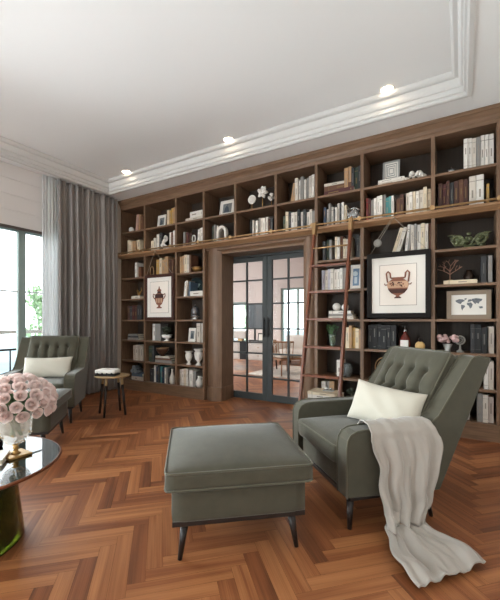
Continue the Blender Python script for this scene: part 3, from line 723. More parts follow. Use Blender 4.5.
class Cell:
    def __init__(s, c, r): s.c, s.r, s.n = c, r, 0; s.z = LEV[r+1]+.0005; s.books = []
    def up(s, px0, px1, h, cols, lean=0, jit=.02, d=.17, y=4.11, gap=0):
        x0, x1 = PX(px0, y), PX(px1, y); n = len(cols); rg = random.Random(int(px0*10)+s.r)
        ws = [rg.uniform(.8, 1.2) for _ in cols]; S = sum(ws); x = x0
        for k, w in zip(cols, ws):
            w = w/S*(x1-x0); hh = min(h+rg.uniform(-jit, jit), LEV[s.r]-TH-s.z-.018); zz = s.z
            lz_ = lean
            wl = w*math.cos(abs(lz_)) if lz_ else w
            if lz_: zz += abs(math.sin(lz_))*w/2
            s.books.append((k, x+w/2, y+rg.uniform(0, .035), zz, wl-.003, d, hh, lz_)); x += w
        return s
    def done(s):
        names = {}; B = sorted(s.books, key=lambda b: b[1]); n = len(B)
        g = 'books upright on the %s of the %s' % (ROW[s.r], BAY[s.c])
        cnt = {}
        for b in B: cnt[b[0]] = cnt.get(b[0], 0)+1
        for i, b in enumerate(B):
            od = 'alone' if n == 1 else ('first from left' if i == 0 else 'rightmost' if i == n-1 else ORD2[i]+' from left')
            w = WORD.get(b[0], b[0]); lb = ('leaning ' if b[7] else '')+w+' book, '+od+', '+place(s.c, s.r)
            add_book(b[0], b[1], b[2], b[3], b[4], b[5], b[6], b[7], lb, g)
ORD2 = ORD
def stack(c, r, px, items, y=4.12, z=None, where=None):
    # items bottom to top: (colour, width, thickness, depth)
    x = PX(px, y); z = LEV[r+1]+.0005 if z is None else z; n = len(items)
    for i, (k, w, t, d) in enumerate(items):
        od = '' if n == 1 else ['lowest of its stack, ', 'topmost of its stack, '][i == n-1] if i in (0, n-1) else ORD[i]+' up in its stack, '
        w = round(w, 2); t = round(t, 3)
        add_book(k, x, y+.004*((i*7) % 3), z, t, d, w, 0, 'flat %s book, %s%s' % (WORD.get(k, k), od, where or place(c, r)), 'flat stacks of books' , True, .05*((i % 3)-1)); z += t+.0003
    return z
def cell(c, r): return Cell(c-1, r-1)
S = {}
def U(c, r, *segs):
    q = cell(c, r)
    for sg in segs: q.up(*sg[:4], **(sg[4] if len(sg) > 4 else {}))
    q.done()
W3 = ['white']*3
# row 1
U(1,1,(135,139.2,.27,['pink','tan'],{'lean':.10}),(140.2,143,.25,['brown'],))
U(2,1,(166.2,174.6,.25,['cream','gold','gold','tan']))
U(6,1,(289.5,293.5,.22,['tan'],{'lean':.16}),(294.5,314,.27,['offwhite','white','grey','white','grey','offwhite','white']))
U(7,1,(344,361,.28,['tan','tan','charcoal','green','charcoal']))
U(9,1,(463.5,494.2,.31,['white','white','offwhite','grey','white','white','white'],{'jit':.008}))
# row 2
U(1,2,(126.3,134,.24,['cream','cream','tan']),(136.5,139.5,.23,['cream'],{'lean':-.12}))
U(2,2,(150,154.5,.20,['cream','offwhite']),(155.5,160.5,.27,['white','charcoal']),(169,174.5,.26,['white','brown','white']))
U(3,2,(183,190,.22,['grey','maroon','leather']),(196,202.6,.25,['white','offwhite','white'],{'lean':.04}))
U(4,2,(210.5,217,.24,['charcoal','green','grey','offwhite']))
U(5,2,(249.5,252.5,.22,['black','white']),(255.5,267,.24,['white','grey','offwhite','white','white']),(268,272.5,.22,['leather','charcoal']))
U(6,2,(282.5,315,.25,['green','cream','charcoal','white','offwhite','black','white','charcoal','white','offwhite','grey'],{'jit':.03}))
U(7,2,(323.5,346,.25,['navy','white','grey','white','charcoal','white','offwhite','charcoal','white','cream'],{'jit':.04}))
U(8,2,(365.5,393.5,.26,['red','maroon','grey','white','white','white','grey','teal','teal','white'],{'jit':.02}),(396,403.5,.22,['brown','leather']),(405.5,430.5,.26,['offwhite','white','cream','white','offwhite','cream','cream'],{'jit':.02}))
U(9,2,(438,468,.29,['leather','maroon','leather','charcoal','leather','brown','leather'],{'jit':.01}),(469,484,.31,['offwhite','white'],{'jit':.005}),(486.5,489.5,.2,['gold']))
# row 3
U(1,3,(134.5,136.5,.24,['white']),(137,140,.20,['brown']))
U(2,3,(155,167,.27,['gold','cream','tan','tan']),(168,172,.25,['leather','brown']))
U(3,3,(178.8,191,.27,['tan','tan','cream','offwhite','brown'],{'jit':.03}))
U(7,3,(322.5,331.5,.24,['charcoal','green','grey']),(334.5,350.5,.25,['cream','white','brown','cream','offwhite','cream'],{'jit':.03}),(356,361,.26,['charcoal','grey']))
U(8,3,(391,399,.29,['cream','offwhite'],{'lean':.30,'jit':.005}),(404,409.5,.29,['white','grey'],{'lean':.10}),(410.5,431,.29,['offwhite','grey','white','cream','offwhite','brown'],{'jit':.02}))
# row 4
U(3,4,(183,188.5,.24,['white','offwhite','blue'],{'lean':.10}))
U(7,4,(321,345.5,.25,['lilac','offwhite','lilac','offwhite','offwhite','white','white','grey'],{'jit':.01}))
U(9,4,(481,486.5,.25,['charcoal']),(488,492.5,.26,['grey']))
# row 5
U(1,5,(126.5,141.5,.24,['leather','charcoal','maroon','leather','charcoal','charcoal'],{'jit':.01}))
# row 6
U(2,6,(151,160.5,.27,['white','grey','grey'],{'jit':.004}))
U(3,6,(196.3,203,.27,['offwhite','white']))
U(7,6,(343,361,.23,['tan','cream','tan','gold','cream','tan'],{'jit':.03}))
U(8,6,(367.5,396,.27,['black']*6,{'jit':.008}))
U(9,6,(470.5,487.5,.27,['charcoal','black','black']),(488.5,494.3,.27,['offwhite']))
# row 7
U(1,7,(132.5,141.5,.25,['offwhite','white','offwhite','white'],{'jit':.01}))
U(2,7,(147,154,.24,['green','green','charcoal']))
U(7,7,(336,341,.22,['white']))
U(8,7,(405,431,.26,['brown','cream','offwhite','tan','grey']))
U(9,7,(440,470,.26,['grey','brown','offwhite','cream','tan']),(484,494,.28,['white','offwhite']))
# row 8
U(2,8,(148.5,152,.22,['charcoal']),(152.8,169,.26,['white','navy','charcoal','teal','navy','white','grey','charcoal'],{'jit':.02}))
U(3,8,(178.5,187,.25,['offwhite','white','cream','white']),(188.5,195,.24,['white','grey']))
U(7,8,(321,334,.25,['offwhite','grey','tan']))
U(8,8,(370,400,.26,['cream','brown','grey','offwhite','white','tan']))
U(9,8,(437,470,.26,['grey','white','cream','offwhite','grey']),(477,494,.26,['grey','offwhite','white']))
# stacks
zz = {}
zz['b3r1'] = stack(2, 0, 185.5, [('offwhite', .34, .045, .22)])
zz['b3r1'] = stack(2, 0, 190, [('white', .25, .085, .2)], z=zz['b3r1'])
stack(6, 0, 324, [('maroon', .36, .05, .2), ('brown', .34, .06, .2), ('offwhite', .31, .035, .18)])
zz['b8r1'] = stack(7, 0, 378, [('offwhite', .30, .03, .22), ('white', .27, .03, .2)])
zz['b1r4'] = stack(0, 3, 131.5, [('offwhite', .22, .05, .16)])
stack(2, 3, 190.0, [('white', .26, .075, .18)])
zz['b9r4'] = stack(8, 3, 443.5, [('cream', .29, .04, .18)])
zz['b7r5'] = stack(6, 4, 328.5, [('offwhite', .30, .035, .2), ('grey', .28, .03, .2), ('white', .26, .035, .2)])
stack(0, 5, 127.7, [('grey', .28, .035, .18), ('charcoal', .25, .03, .18), ('grey', .22, .03, .17)])
zz['b2r7'] = stack(1, 6, 155, [('grey', .38, .04, .2), ('brown', .34, .03, .2), ('offwhite', .29, .03, .19)])
zz['low'] = stack(0, 0, 307.5, [('offwhite', .36, .03, .26), ('grey', .33, .025, .25), ('white', .34, .04, .25), ('cream', .31, .03, .24)], y=3.69, z=.2503, where='on the low table behind the armchair')
stack(0, 0, 345.5, [('white', .20, .03, .22), ('offwhite', .19, .025, .22), ('grey', .17, .015, .2)], y=3.70, z=.2503, where='on the right end of the low table')
stack(0, 7, 131.5, [('offwhite', .28, .06, .17), ('blue', .25, .05, .16)])

# ---- ornaments
def PY(px, c=None, y=4.16): return PX(px, y)
def lt_thing(name, label, cat, px, c, r, y=4.16, z=None, rz=0, group=None):
    return thing(name, label, cat, (PX(px, y), y, LEV[r] if z is None else z), rz, group)
M_mar = mat('plaster_white', (220, 214, 206), .75, var=.05, vscale=20); M_silver = mat('silver', (200, 200, 200), .25, metal=.9)
def picture(px0, px1, h, r, label, fm, kind, y=4.17, z=None, lean=.12, fw=.018):
    x0, x1 = PX(px0, y), PX(px1, y); w = x1-x0; z = LEV[r]+.0005 if z is None else z
    p = thing('picture_frame', label, 'picture frame', ((x0+x1)/2, y, z)); T = TR(rx=-lean)
    m = MB(); m.box(-w/2, -w/2+fw, 0, .015, 0, h, T).box(w/2-fw, w/2, 0, .015, 0, h, T).box(-w/2+fw, w/2-fw, 0, .015, 0, fw, T).box(-w/2+fw, w/2-fw, 0, .015, h-fw, h, T)
    m.build('frame', fm, p); MB().box(-w/2+fw, w/2-fw, .008, .013, fw, h-fw, T).build('mount', M_mat, p)
    MB().box(-.02, .02, .013, .019, h*.1, h*.8, T).box(-.01, .01, .02+h*.08, .024+h*.08, 0, h*.7).build('easel_back', M_dark, p)
    iw, ih = w-2*fw, h-2*fw; m = MB(); yy = .0065
    def cen(pts, k): m.mi(k).prism([(a, fw+b) for a, b in pts], 1, yy, .0078, T)
    if kind == 'photo': cen([(-iw*.36, ih*.15), (iw*.36, ih*.15), (iw*.36, ih*.85), (-iw*.36, ih*.85)], 0); m.mi(1).prism([(-iw*.25, fw+ih*.2), (iw*.2, fw+ih*.2), (iw*.1, fw+ih*.55), (-iw*.05, fw+ih*.7), (-iw*.2, fw+ih*.5)], 1, .0055, yy-.0002, T)
    if kind == 'key':
        for s in (.42, .30, .18):
            for (a, b, c_, d_) in ((-s, .5-s, s, .54-s), (-s, .5+s-.04, s, .5+s), (-s, .5-s, -s+.04, .5+s), (s-.04, .5-s, s, .5+s)): m.mi(0).box(a*iw, c_*iw, yy, .0078, fw+b*ih, fw+d_*ih, T)
    m.build('print', [mat('photo_grey', (120, 122, 120), .6), mat('photo_dark', (66, 74, 84), .6)] if kind != 'blue' else [mat('photo_blue', (110, 134, 160), .5), mat('photo_pale', (190, 200, 206), .5)], p) if m.f else None
    if kind == 'blue':
        m = MB(); m.mi(0).box(-iw*.4, iw*.4, yy, .0078, fw+ih*.1, fw+ih*.9, T).mi(1).box(-iw*.2, iw*.15, .0055, yy, fw+ih*.2, fw+ih*.5, T).mi(1).ball((0,0,0), ih*.12, 10, (1,.02,1), T@Matrix.Translation((-.01, yy, fw+ih*.66)))
        m.build('print', [mat('photo_blue', (110, 134, 160), .5), mat('photo_pale', (190, 200, 206), .5)], p)
    return p
M_fw = mat('white_frame', (218, 212, 204), .5); M_fs = mat('silver_frame', (170, 170, 168), .35, metal=.5); M_taupe = mat('taupe_frame', (138, 120, 102), .5)
o = tag(MB().ball((0,0,.046), .046, 20).build('ornament_ball', M_mar, loc=(PX(131.6, 4.15), 4.15, 2.651)), 'small white ball ornament on the top shelf, leftmost bay', 'ornament')
picture(157, 165, .21, 1, 'small white standing photo frame on the top shelf beside gold books', M_fw, 'photo')
picture(219, 233.2, .24, 1, 'white framed photo leaning on the top shelf, left bay over the doors', M_fw, 'photo', lean=.2)
picture(382.5, 399.5, .235, 1, 'silver frame with a key-pattern print standing on two flat books', M_fs, 'key', z=zz['b8r1'], y=4.20, fw=.02)
picture(350, 361, .29, 4, 'pale frame with a blue print leaning on the shelf behind the ladder', M_fw, 'blue', lean=.14)
picture(188, 195, .21, 6, 'white frame leaning against white books, sixth shelf left of the doors', M_fw, 'photo')
# white disc, leaf and coral sculptures over the doors
t = lt_thing('disc_sculpture', 'round white fretwork disc on a small stand, middle bay over the doors', 'sculpture', 252, 4, 1)
m = MB(); m.cyl((0, -.008, .15), (0, .008, .15), .06, n=28)
for k in range(10): a = k*PI/5; m.ball((.04*math.cos(a), -.009, .15+.04*math.sin(a)), .012, 8, (1, .4, 1))
m.build('disc', M_mar, t); MB().box(-.03, .03, -.025, .025, 0, .02).cyl((0,0,.02), (0,0,.09), .005, n=8).build('stand', M_gold, t)
def maple(R):
    pts = []
    for k in range(22):
        a = PI/2+2*PI*k/22; r = R*(1 if k % 4 == 0 else .62 if k % 2 == 0 else .78); pts.append((r*math.cos(a), r*math.sin(a)))
    return pts
t = lt_thing('leaf_sculpture', 'white leaf-shaped sculpture on a gold stem, middle bay over the doors', 'sculpture', 262.5, 4, 1)
m = MB(); m.prism([(a, b+.22) for a, b in maple(.085)], 1, -.012, .012)
rg = random.Random(3)
for k in range(9): m.ball((rg.uniform(-.05,.05), -.012, .22+rg.uniform(-.05,.05)), .02, 8, (1,.7,1))
m.build('leaf', M_mar, t, bevel=.004); MB().box(-.035, .035, -.03, .03, 0, .015).cyl((0,0,.015), (0,0,.16), .006, n=8).build('stand', M_gold, t)
t = lt_thing('coral_ornament', 'white knobbly coral on a stem beside the leaf sculpture', 'sculpture', 271.5, 4, 1, y=4.20)
m = MB()
for k in range(14): d = Vector((rg.gauss(0,1), rg.gauss(0,1), rg.gauss(0,1))).normalized()*.035; m.ball((d.x, d.y*.7, .15+d.z), .02, 8)
m.build('coral', M_mar, t); MB().box(-.03, .03, -.025, .025, 0, .015).cyl((0,0,.015), (0,0,.12), .005, n=8).build('stand', M_gold, t)
# bay 8 shell, bay 9 dish
t = lt_thing('coral_ornament', 'white branching coral ornament beside the key-pattern frame', 'ornament', 416, 7, 1)
m = MB()
for k in range(26): a = rg.uniform(-1, 1); m.ball((a*.09, rg.uniform(-.03,.03), .025+.07*(1-a*a)*rg.random()), rg.uniform(.014,.026), 8)
m.build('coral', M_mar, t); MB().box(-.1, .1, -.04, .04, 0, .012).build('base', M_mar, t)
t = lt_thing('trinket_box', 'small silver lidded box left of the white books, top right shelf', 'box', 451, 8, 1)
MB().lathe([(0, 0), (.035, 0), (.04, .008), (.04, .035), (0, .035)], n=6).build('box_body', M_silver, t); MB().lathe([(.044, .035), (.02, .05), (.004, .055), (.006, .065), (0, .07)], n=6).build('lid', M_silver, t)
# row 2 ornaments
t = lt_thing('figurine', 'white twisted knot figurine among the books beside the small urn picture', 'ornament', 165, 1, 2)
m = MB(); m.tube([(.05*math.sin(2*a)+.01*math.cos(3*a), .02*math.cos(3*a), .13+.09*math.sin(a+.4)) for a in [k*2*PI/28 for k in range(28)]], .018, 8, True); m.build('knot', M_mar, t)
MB().box(-.05, .05, -.03, .03, 0, .03).build('base', M_dark, t)
t = lt_thing('figurine', 'white ring figurine left of white books, second shelf, bay just left of doors', 'ornament', 193.8, 2, 2)
MB().tube([(.03*math.cos(a), 0, .12+.05*math.sin(a)) for a in [k*2*PI/20 for k in range(20)]], .01, 8, True).build('ring', M_mar, t); MB().box(-.03,.03,-.02,.02,0,.06).build('base', M_mar, t)
t = lt_thing('arch_bookend', 'white arch bookend around a dark globe, left bay over the doors', 'bookend', 222.3, 3, 2)
pts = [(.06*math.cos(a)+.0, .14+.09*math.sin(a)) for a in [PI*k/10 for k in range(11)]]
arch = [(.085, 0)]+[(.085*math.cos(a), .14+.10*math.sin(a)) for a in [PI*k/12 for k in range(13)]]+[(-.085, 0), (-.05, 0)]+[(.05*math.cos(a), .14+.06*math.sin(a)) for a in [PI-PI*k/12 for k in range(13)]]+[(.05, 0)]
MB().prism(arch, 1, -.03, .03).build('arch', M_mar, t, bevel=.003); MB().ball((.075, .05, .09), .04, 14).build('globe', M_black, t)
t = lt_thing('geometric_ornament', 'silver wire faceted polyhedron ornament on the shelf above the ladder', 'ornament', 354, 6, 2)
import itertools
ph = (1+5**.5)/2; V12 = [Vector(v) for v in [(0,s1,s2*ph) for s1 in (-1,1) for s2 in (-1,1)]+[(s1,s2*ph,0) for s1 in (-1,1) for s2 in (-1,1)]+[(s1*ph,0,s2) for s1 in (-1,1) for s2 in (-1,1)]]
m = MB(); T = TR((0, .02, .108), .3, .2, .1)
for a, b in itertools.combinations(V12, 2):
    if abs((a-b).length-2) < .01: m.cyl(T@(a*.056), T@(b*.056), .006, n=6)
for v in V12: m.ball(T@(v*.056), .009, 8)
m.build('wire_cage', M_silver, t); MB().ball((0, .02, .108), .066, 10).build('core', M_fs, t)
# row 3 ornaments
t = lt_thing('woven_bowl', 'gold woven bowl beside tan books, third shelf left of the doors', 'bowl', 197.5, 2, 3)
m = MB().lathe([(.0, .0), (.04, 0), (.075, .04), (.085, .07), (.08, .07), (.07, .042), (.035, .008), (0, .008)], n=24); m.build('bowl_body', M_gold, t)
MB().tube([(.085*math.cos(a), .085*math.sin(a), .072) for a in [k*2*PI/24 for k in range(24)]], .006, 6, True).build('bowl_rim', M_brass, t)
t = lt_thing('round_ornament', 'thin gilt hoop ornament left of gold book above the small urn picture', 'ornament', 152, 1, 3, y=4.14)
MB().tube([(.04*math.cos(a), 0, .085+.075*math.sin(a)) for a in [k*2*PI/24 for k in range(24)]], .007, 8, True).build('hoop', M_brass, t); MB().box(-.03,.03,-.02,.02,0,.012).build('base', M_dark, t)
M_sage = mat('sage_glaze', (92, 96, 66), .35, var=.45, vscale=25)
t = lt_thing('leafy_centrepiece', 'ornate green glazed centrepiece with scrolling leaves on the right-hand shelf', 'ornament', 469, 8, 3, y=4.2)
m = MB()
for s in (-1, 1):
    m.tube([(s*x, 0, z) for x, z in ((.01,.03),(.05,.05),(.10,.05),(.14,.09),(.16,.13),(.13,.15),(.10,.13),(.115,.11))], .012, 8)
    m.tube([(s*x, -.02, z) for x, z in ((.02,.06),(.05,.10),(.09,.12),(.11,.09),(.085,.07))], .011, 8)
    m.ball((s*.10, -.01, .10), .028, 10); m.ball((s*.145, -.01, .10), .02, 10)
    m.ball((s*.15, 0, .152), .018, 8, (2.4, 1, .4))
for s in (-1, 1): m.tube([(s*.10+.045*math.cos(q), -.01, .095+.045*math.sin(q)) for q in [k*2*PI/18 for k in range(18)]], .012, 8, True)
for k in range(34): m.ball((rg.uniform(-.13,.13), rg.uniform(-.03,.03), rg.uniform(.03,.12)), rg.uniform(.012,.024), 8)
m.build('leaf_scrolls', M_sage, t); MB().lathe([(0, 0), (.08, 0), (.07, .015), (.03, .03), (0, .03)], n=24, T=None).ball((0,0,.155), .015, 10, (1.4,1,1)).build('foot', M_sage, t)
# hanging medallion and cords
def cords(name, label, px, pxs, zt, yf, frame_top, half):
    x = PX(px, 3.99); h_ = MB().tube([(x, 3.993, zt), (x-half, yf, frame_top)], .0022, 6).tube([(x, 3.993, zt), (x+half, yf, frame_top)], .0022, 6)
    return h_, x
# row 4
t = lt_thing('bird_figurine', 'gilt bird figurine on a flat off-white book, fourth shelf, leftmost bay', 'ornament', 139, 0, 4, z=zz['b1r4'])
MB().ball((0,0,.04), .03, 12, (1.3,.8,1)).ball((-.03,0,.085), .018, 10).tube([(-.01,0,.05),(-.028,0,.08)], .014, 8).cyl((-.045,0,.086), (-.065,0,.082), .006, .001, 8).tube([(.03,0,.05),(.06,0,.09),(.05,0,.14)], .008, 8, rr=[.016,.01,.004]).cyl((0,0,0), (0,0,.02), .012).build('bird', M_gold, t)
t = lt_thing('leaf_plate', 'dark decorated plate with pale leaf, standing behind a flat white book', 'plate', 195.5, 2, 4, y=4.34)
T = TR((0,.0,.155), rx=-.12); MB().cyl(T@Vector((0,-.006,0)), T@Vector((0,.006,0)), .15, n=36).build('plate_body', mat('dark_teal_glaze', (44, 56, 58), .25), t)
MB().prism([(.02,-.02),(.07,.0),(.10,.05),(.06,.06),(.03,.04)], 1, -.0075, -.0065, T).prism([(-.06,.02),(-.02,.05),(-.03,.09),(-.07,.06)], 1, -.0075, -.0065, T).build('leaf_motif', mat('pale_leaf', (150, 166, 164), .5), t)
def coral_tree(px, r, z, label, s=1.0, y=4.17):
    t = lt_thing('coral_tree', label, 'sculpture', px, 8, r, z=z, y=y); m = MB(); rg = random.Random(11)
    def br(p, d, L, rad, dep):
        q = p+d*L; mid = p+d*L*.5+Vector((rg.uniform(-.1,.1), rg.uniform(-.1,.1), .05))*L; m.tube([p, mid, q], rad, 6, rr=[rad, rad*.85, rad*.7])
        if dep: 
            for k in range(3):
                dd = (d+Vector((rg.uniform(-.9,.9), rg.uniform(-.5,.5), rg.uniform(-.3,.5)))).normalized(); br(q, dd, L*.72, rad*.72, dep-1)
    br(Vector((0,0,.01)), Vector((0,0,1)), .065*s, .006, 3)
    for a in (-.9, .9): br(Vector((0,0,.05*s)), Vector((a,0,.6)).normalized(), .045*s, .005, 2)
    m.build('branches', mat('copper_branches', (168, 128, 108), .45, metal=.4), t); MB().lathe([(0,0),(.03,0),(.03,.006),(.008,.014),(0,.014)], n=16).build('base', M_brass, t)
coral_tree(450, 4, zz['b9r4'], 'copper branching coral tree on a flat cream book, right-hand shelf', 1.3)
t = lt_thing('small_urn', 'small dark round-bellied jar behind the copper coral tree', 'vase', 469, 8, 4, y=4.36)
MB().lathe([(0,0),(.03,0),(.02,.02),(.05,.06),(.055,.1),(.03,.14),(.03,.16),(0,.16)], n=20).build('jar_body', mat('dark_bronze', (56, 42, 34), .35, metal=.5), t)
# row 5
t = lt_thing('glass_cloche', 'silver-topped dark glass cloche on a pedestal left of the doors', 'ornament', 195.2, 2, 5)
MB().lathe([(0,.06),(.06,.06),(.066,.065),(.066,.13),(.05,.18),(.02,.205),(0,.208)], n=24).build('dome', mat('smoke_dome', (104, 102, 104), .08, metal=.5), t)
MB().lathe([(0,0),(.07,0),(.072,.012),(.05,.025),(.045,.035),(.065,.045),(.068,.06),(0,.06)], n=24).build('pedestal', M_silver, t); MB().ball((0,0,.215), .012, 10).build('finial', M_silver, t)
for px, rr_ in ((336.6, .048), (345.2, .042)):
    tag(MB().ball((0,0,rr_), rr_, 20).mi(0).build('ornament_ball', M_mar, loc=(PX(px, 4.2), 4.2, zz['b7r5'])), 'white ball ornament on flat books behind the ladder, ' + ('larger, on the left' if px < 340 else 'smaller, on the right'), 'ornament', 'white balls on the stacked books')
# world map
x0, x1 = PX(446.5, 4.14), PX(491.5, 4.14); w = x1-x0; h = .285
p = thing('framed_map', 'world map print in a wide taupe frame on the right-hand shelf', 'picture', ((x0+x1)/2, 4.14, 1.171)); T = TR(rx=-.06); fw = .042
MB().box(-w/2, -w/2+fw, 0, .022, 0, h, T).box(w/2-fw, w/2, 0, .022, 0, h, T).box(-w/2+fw, w/2-fw, 0, .022, 0, fw, T).box(-w/2+fw, w/2-fw, 0, .022, h-fw, h, T).build('frame', M_taupe, p, bevel=.003)
MB().box(-w/2+fw, w/2-fw, .010, .018, fw, h-fw, T).build('mount', M_mat, p)
conts = [[(-.82,.55),(-.6,.72),(-.35,.7),(-.2,.5),(-.38,.35),(-.48,.1),(-.62,.2),(-.78,.4)], [(-.45,.0),(-.25,-.05),(-.2,-.25),(-.33,-.5),(-.38,-.75),(-.45,-.4)], [(-.28,.75),(-.12,.85),(-.1,.7),(-.2,.6)], [(-.05,.35),(.0,.65),(.15,.7),(.25,.5),(.1,.38)], [(-.08,.25),(.15,.28),(.27,.05),(.2,-.35),(.1,-.5),(.03,-.15),(-.1,.05)], [(.2,.72),(.5,.8),(.85,.68),(.8,.45),(.68,.35),(.62,.1),(.5,.22),(.42,.05),(.3,.3),(.22,.5)], [(.62,-.25),(.85,-.22),(.88,-.45),(.7,-.5)]]
m = MB(); iw, ih = w/2-fw-.01, h/2-fw-.012
for cpt in conts: m.prism([(a*iw, h/2+b*ih*.9) for a, b in cpt], 1, .0085, .0098, T)
m.build('map_print', mat('map_grey', (112, 114, 118), .8, var=.3, vscale=60), p)
MB().box(-.02, .02, .05, .054, 0, h*.6).build('easel_back', M_dark, p)
# row 6
t = lt_thing('potted_plant', 'small dark-leaved plant in a white footed bowl below the small urn picture', 'plant', 167, 1, 6)
MB().lathe([(0,0),(.05,0),(.05,.01),(.02,.02),(.02,.03),(.07,.05),(.085,.1),(.08,.1),(.06,.06),(0,.05)], n=24).build('bowl', M_white, t)
m = MB(); foliage(m, (0,0,.15), (.08,.06,.06), 90, .045, rg); m.cyl((0,0,.05),(0,0,.14), .02); m.build('foliage', mat('dark_leaf', (60, 66, 52), .6, var=.3, vscale=20), t)
tag(MB().box(-.09,.09,-.05,.05,0,.03).build('box', M_taupe, loc=(PX(158+11.5, 4.3), 4.3, .836)), 'flat taupe box behind the white footed bowl', 'box')
def glassvase(px, r, label, y=4.16):
    t = lt_thing('plant_vase', label, 'vase', px, 6, r, y=y)
    MB().lathe([(0,0),(.03,0),(.02,.02),(.035,.06),(.04,.12),(.05,.16),(.046,.16),(.036,.12),(.03,.06),(.012,.025),(0,.02)], n=20).build('vase_body', mat('pale_green_glass', (170, 190, 170), .1, trans=.7), t)
    m = MB(); rg = random.Random(6)
    for k in range(14):
        a = rg.uniform(0,6.28); e = rg.uniform(.03,.09); m.tube([(0,0,.04),(.3*e*math.cos(a), .3*e*math.sin(a), .15),(e*math.cos(a), .6*e*math.sin(a), rg.uniform(.19,.26))], .003, 5)
    foliage(m, (0,0,.22), (.08,.05,.04), 60, .03, rg); m.build('stems', M_green, t)
glassvase(332.5, 6, 'pale green glass vase of leafy stems on the shelf behind the ladder')
t = lt_thing('decanter', 'red and clear glass decanter with stopper right of the black books', 'bottle', 405, 7, 6)
MB().lathe([(0,0),(.045,0),(.05,.01),(.058,.07),(.05,.13),(.02,.18),(.014,.2),(0,.2)], n=20).build('bottle_body', mat('ruby_glass', (120, 50, 40), .15, trans=.3), t); MB().box(-.04,.04,-.06,-.045,.03,.11).build('bottle_label', M_white, t, bevel=.004); MB().lathe([(0,.2),(.016,.2),(.02,.215),(.008,.225),(.004,.26),(0,.262)], n=14).build('stopper', M_silver, t)
t = lt_thing('perfume_bottle', 'small round amber bottle with dark stopper beside the red decanter', 'bottle', 420, 7, 6)
MB().ball((0,0,.05), .05, 20, (1,.5,1)).build('bottle_body', mat('amber_cream', (206, 170, 110), .3), t); MB().lathe([(.014,.095),(.012,.11),(.018,.118),(.01,.135),(0,.14)], n=14).build('stopper', M_leg, t)
t = lt_thing('flower_pot', 'pale pink blossoms in a silver pot on the right-hand shelf', 'plant', 447.5, 8, 6)
MB().lathe([(0,0),(.035,0),(.025,.02),(.045,.08),(.04,.08),(0,.05)], n=18).build('pot', M_fs, t)
m = MB()
for k in range(34): m.ball((rg.uniform(-.085,.085), rg.uniform(-.05,.05), .12+rg.uniform(-.02,.04)), rg.uniform(.016,.024), 8)
m.build('blossoms', mat('pink_blossom', (206, 172, 170), .8, var=.15, vscale=30), t)
t = lt_thing('medallion_ornament', 'grey carved disc ornament on a stand beside the pink blossoms', 'ornament', 460, 8, 6)
m = MB().tube([(.04*math.cos(a), 0, .12+.04*math.sin(a)) for a in [k*2*PI/24 for k in range(24)]], .009, 8, True).tube([(.02*math.cos(a), 0, .12+.02*math.sin(a)) for a in [k*2*PI/20 for k in range(20)]], .007, 8, True).ball((0,0,.12), .008, 8)
m.build('disc', mat('grey_stone', (128, 124, 118), .7), t); MB().lathe([(0,0),(.035,0),(.03,.012),(.01,.03),(.008,.075),(0,.075)], n=16).build('stand', mat('grey_stone', (0,0,0)), t)
m = MB()
for k in range(7): m.prism([(-.022, .03+k*.033), (.022, .045+k*.033), (.022, .058+k*.033), (-.022, .043+k*.033)], 1, 4.1015, 4.1065)
x = PX(491.4, 4.108)
# row 7
def urn(px, r, s, label, y=4.16):
    t = lt_thing('urn_vase', label, 'vase', px, 2, r, y=y, group='white urn vases left of the doors'); t.scale = (s, s, s)
    MB().lathe([(0,0),(.04,0),(.04,.01),(.018,.03),(.018,.045),(.045,.08),(.055,.13),(.045,.165),(.045,.185),(.062,.205),(.064,.212),(.056,.21),(.038,.18),(0,.15)], n=28).build('urn_body', M_mar, t)
    for sg in (-1, 1): MB().tube([(sg*.045,0,.17),(sg*.065,0,.165),(sg*.068,0,.13),(sg*.053,0,.11)], .005, 6).build('handle', M_mar, t)
urn(188.8, 7, .95, 'white classical urn vase, the shorter of the pair left of the doors')
urn(198.6, 7, 1.15, 'white classical urn vase, the taller of the pair left of the doors')
t = lt_thing('bowl', 'dark bronze bowl on a foot, on a stack of books, seventh shelf', 'bowl', 162.5, 1, 7, z=zz['b2r7'])
MB().lathe([(0,0),(.045,0),(.03,.02),(.07,.05),(.1,.1),(.102,.13),(.096,.13),(.06,.055),(0,.04)], n=28).build('bowl_body', mat('bronze_bowl', (92, 66, 52), .3, metal=.6), t); MB().tube([(.1*math.cos(a), .1*math.sin(a), .13) for a in [k*2*PI/28 for k in range(28)]], .004, 6, True).build('bowl_rim', M_brass, t)
t = lt_thing('ring_sculpture', 'large thin dark gold ring sculpture behind the armchair back', 'sculpture', 383, 7, 7, y=4.2)
MB().tube([(.085*math.cos(a), 0, .135+.11*math.sin(a)) for a in [k*2*PI/40 for k in range(40)]], .006, 8, True).tube([(.06*math.cos(a), 0, .135+.08*math.sin(a)) for a in [k*2*PI/40 for k in range(40)]], .004, 8, True).build('ring', M_brass, t); MB().box(-.04,.04,-.03,.03,0,.022).build('base', M_dark, t)
t = lt_thing('glass_bowl', 'clear round glass vase beside a white book, behind the ladder', 'vase', 347, 6, 7, y=4.2)
MB().lathe([(0,0),(.04,0),(.065,.05),(.07,.1),(.05,.16),(.046,.16),(.064,.1),(.06,.05),(.036,.006),(0,.006)], n=24).build('vase_body', mat('clear_grey_glass', (190, 196, 196), .08, trans=.85), t)
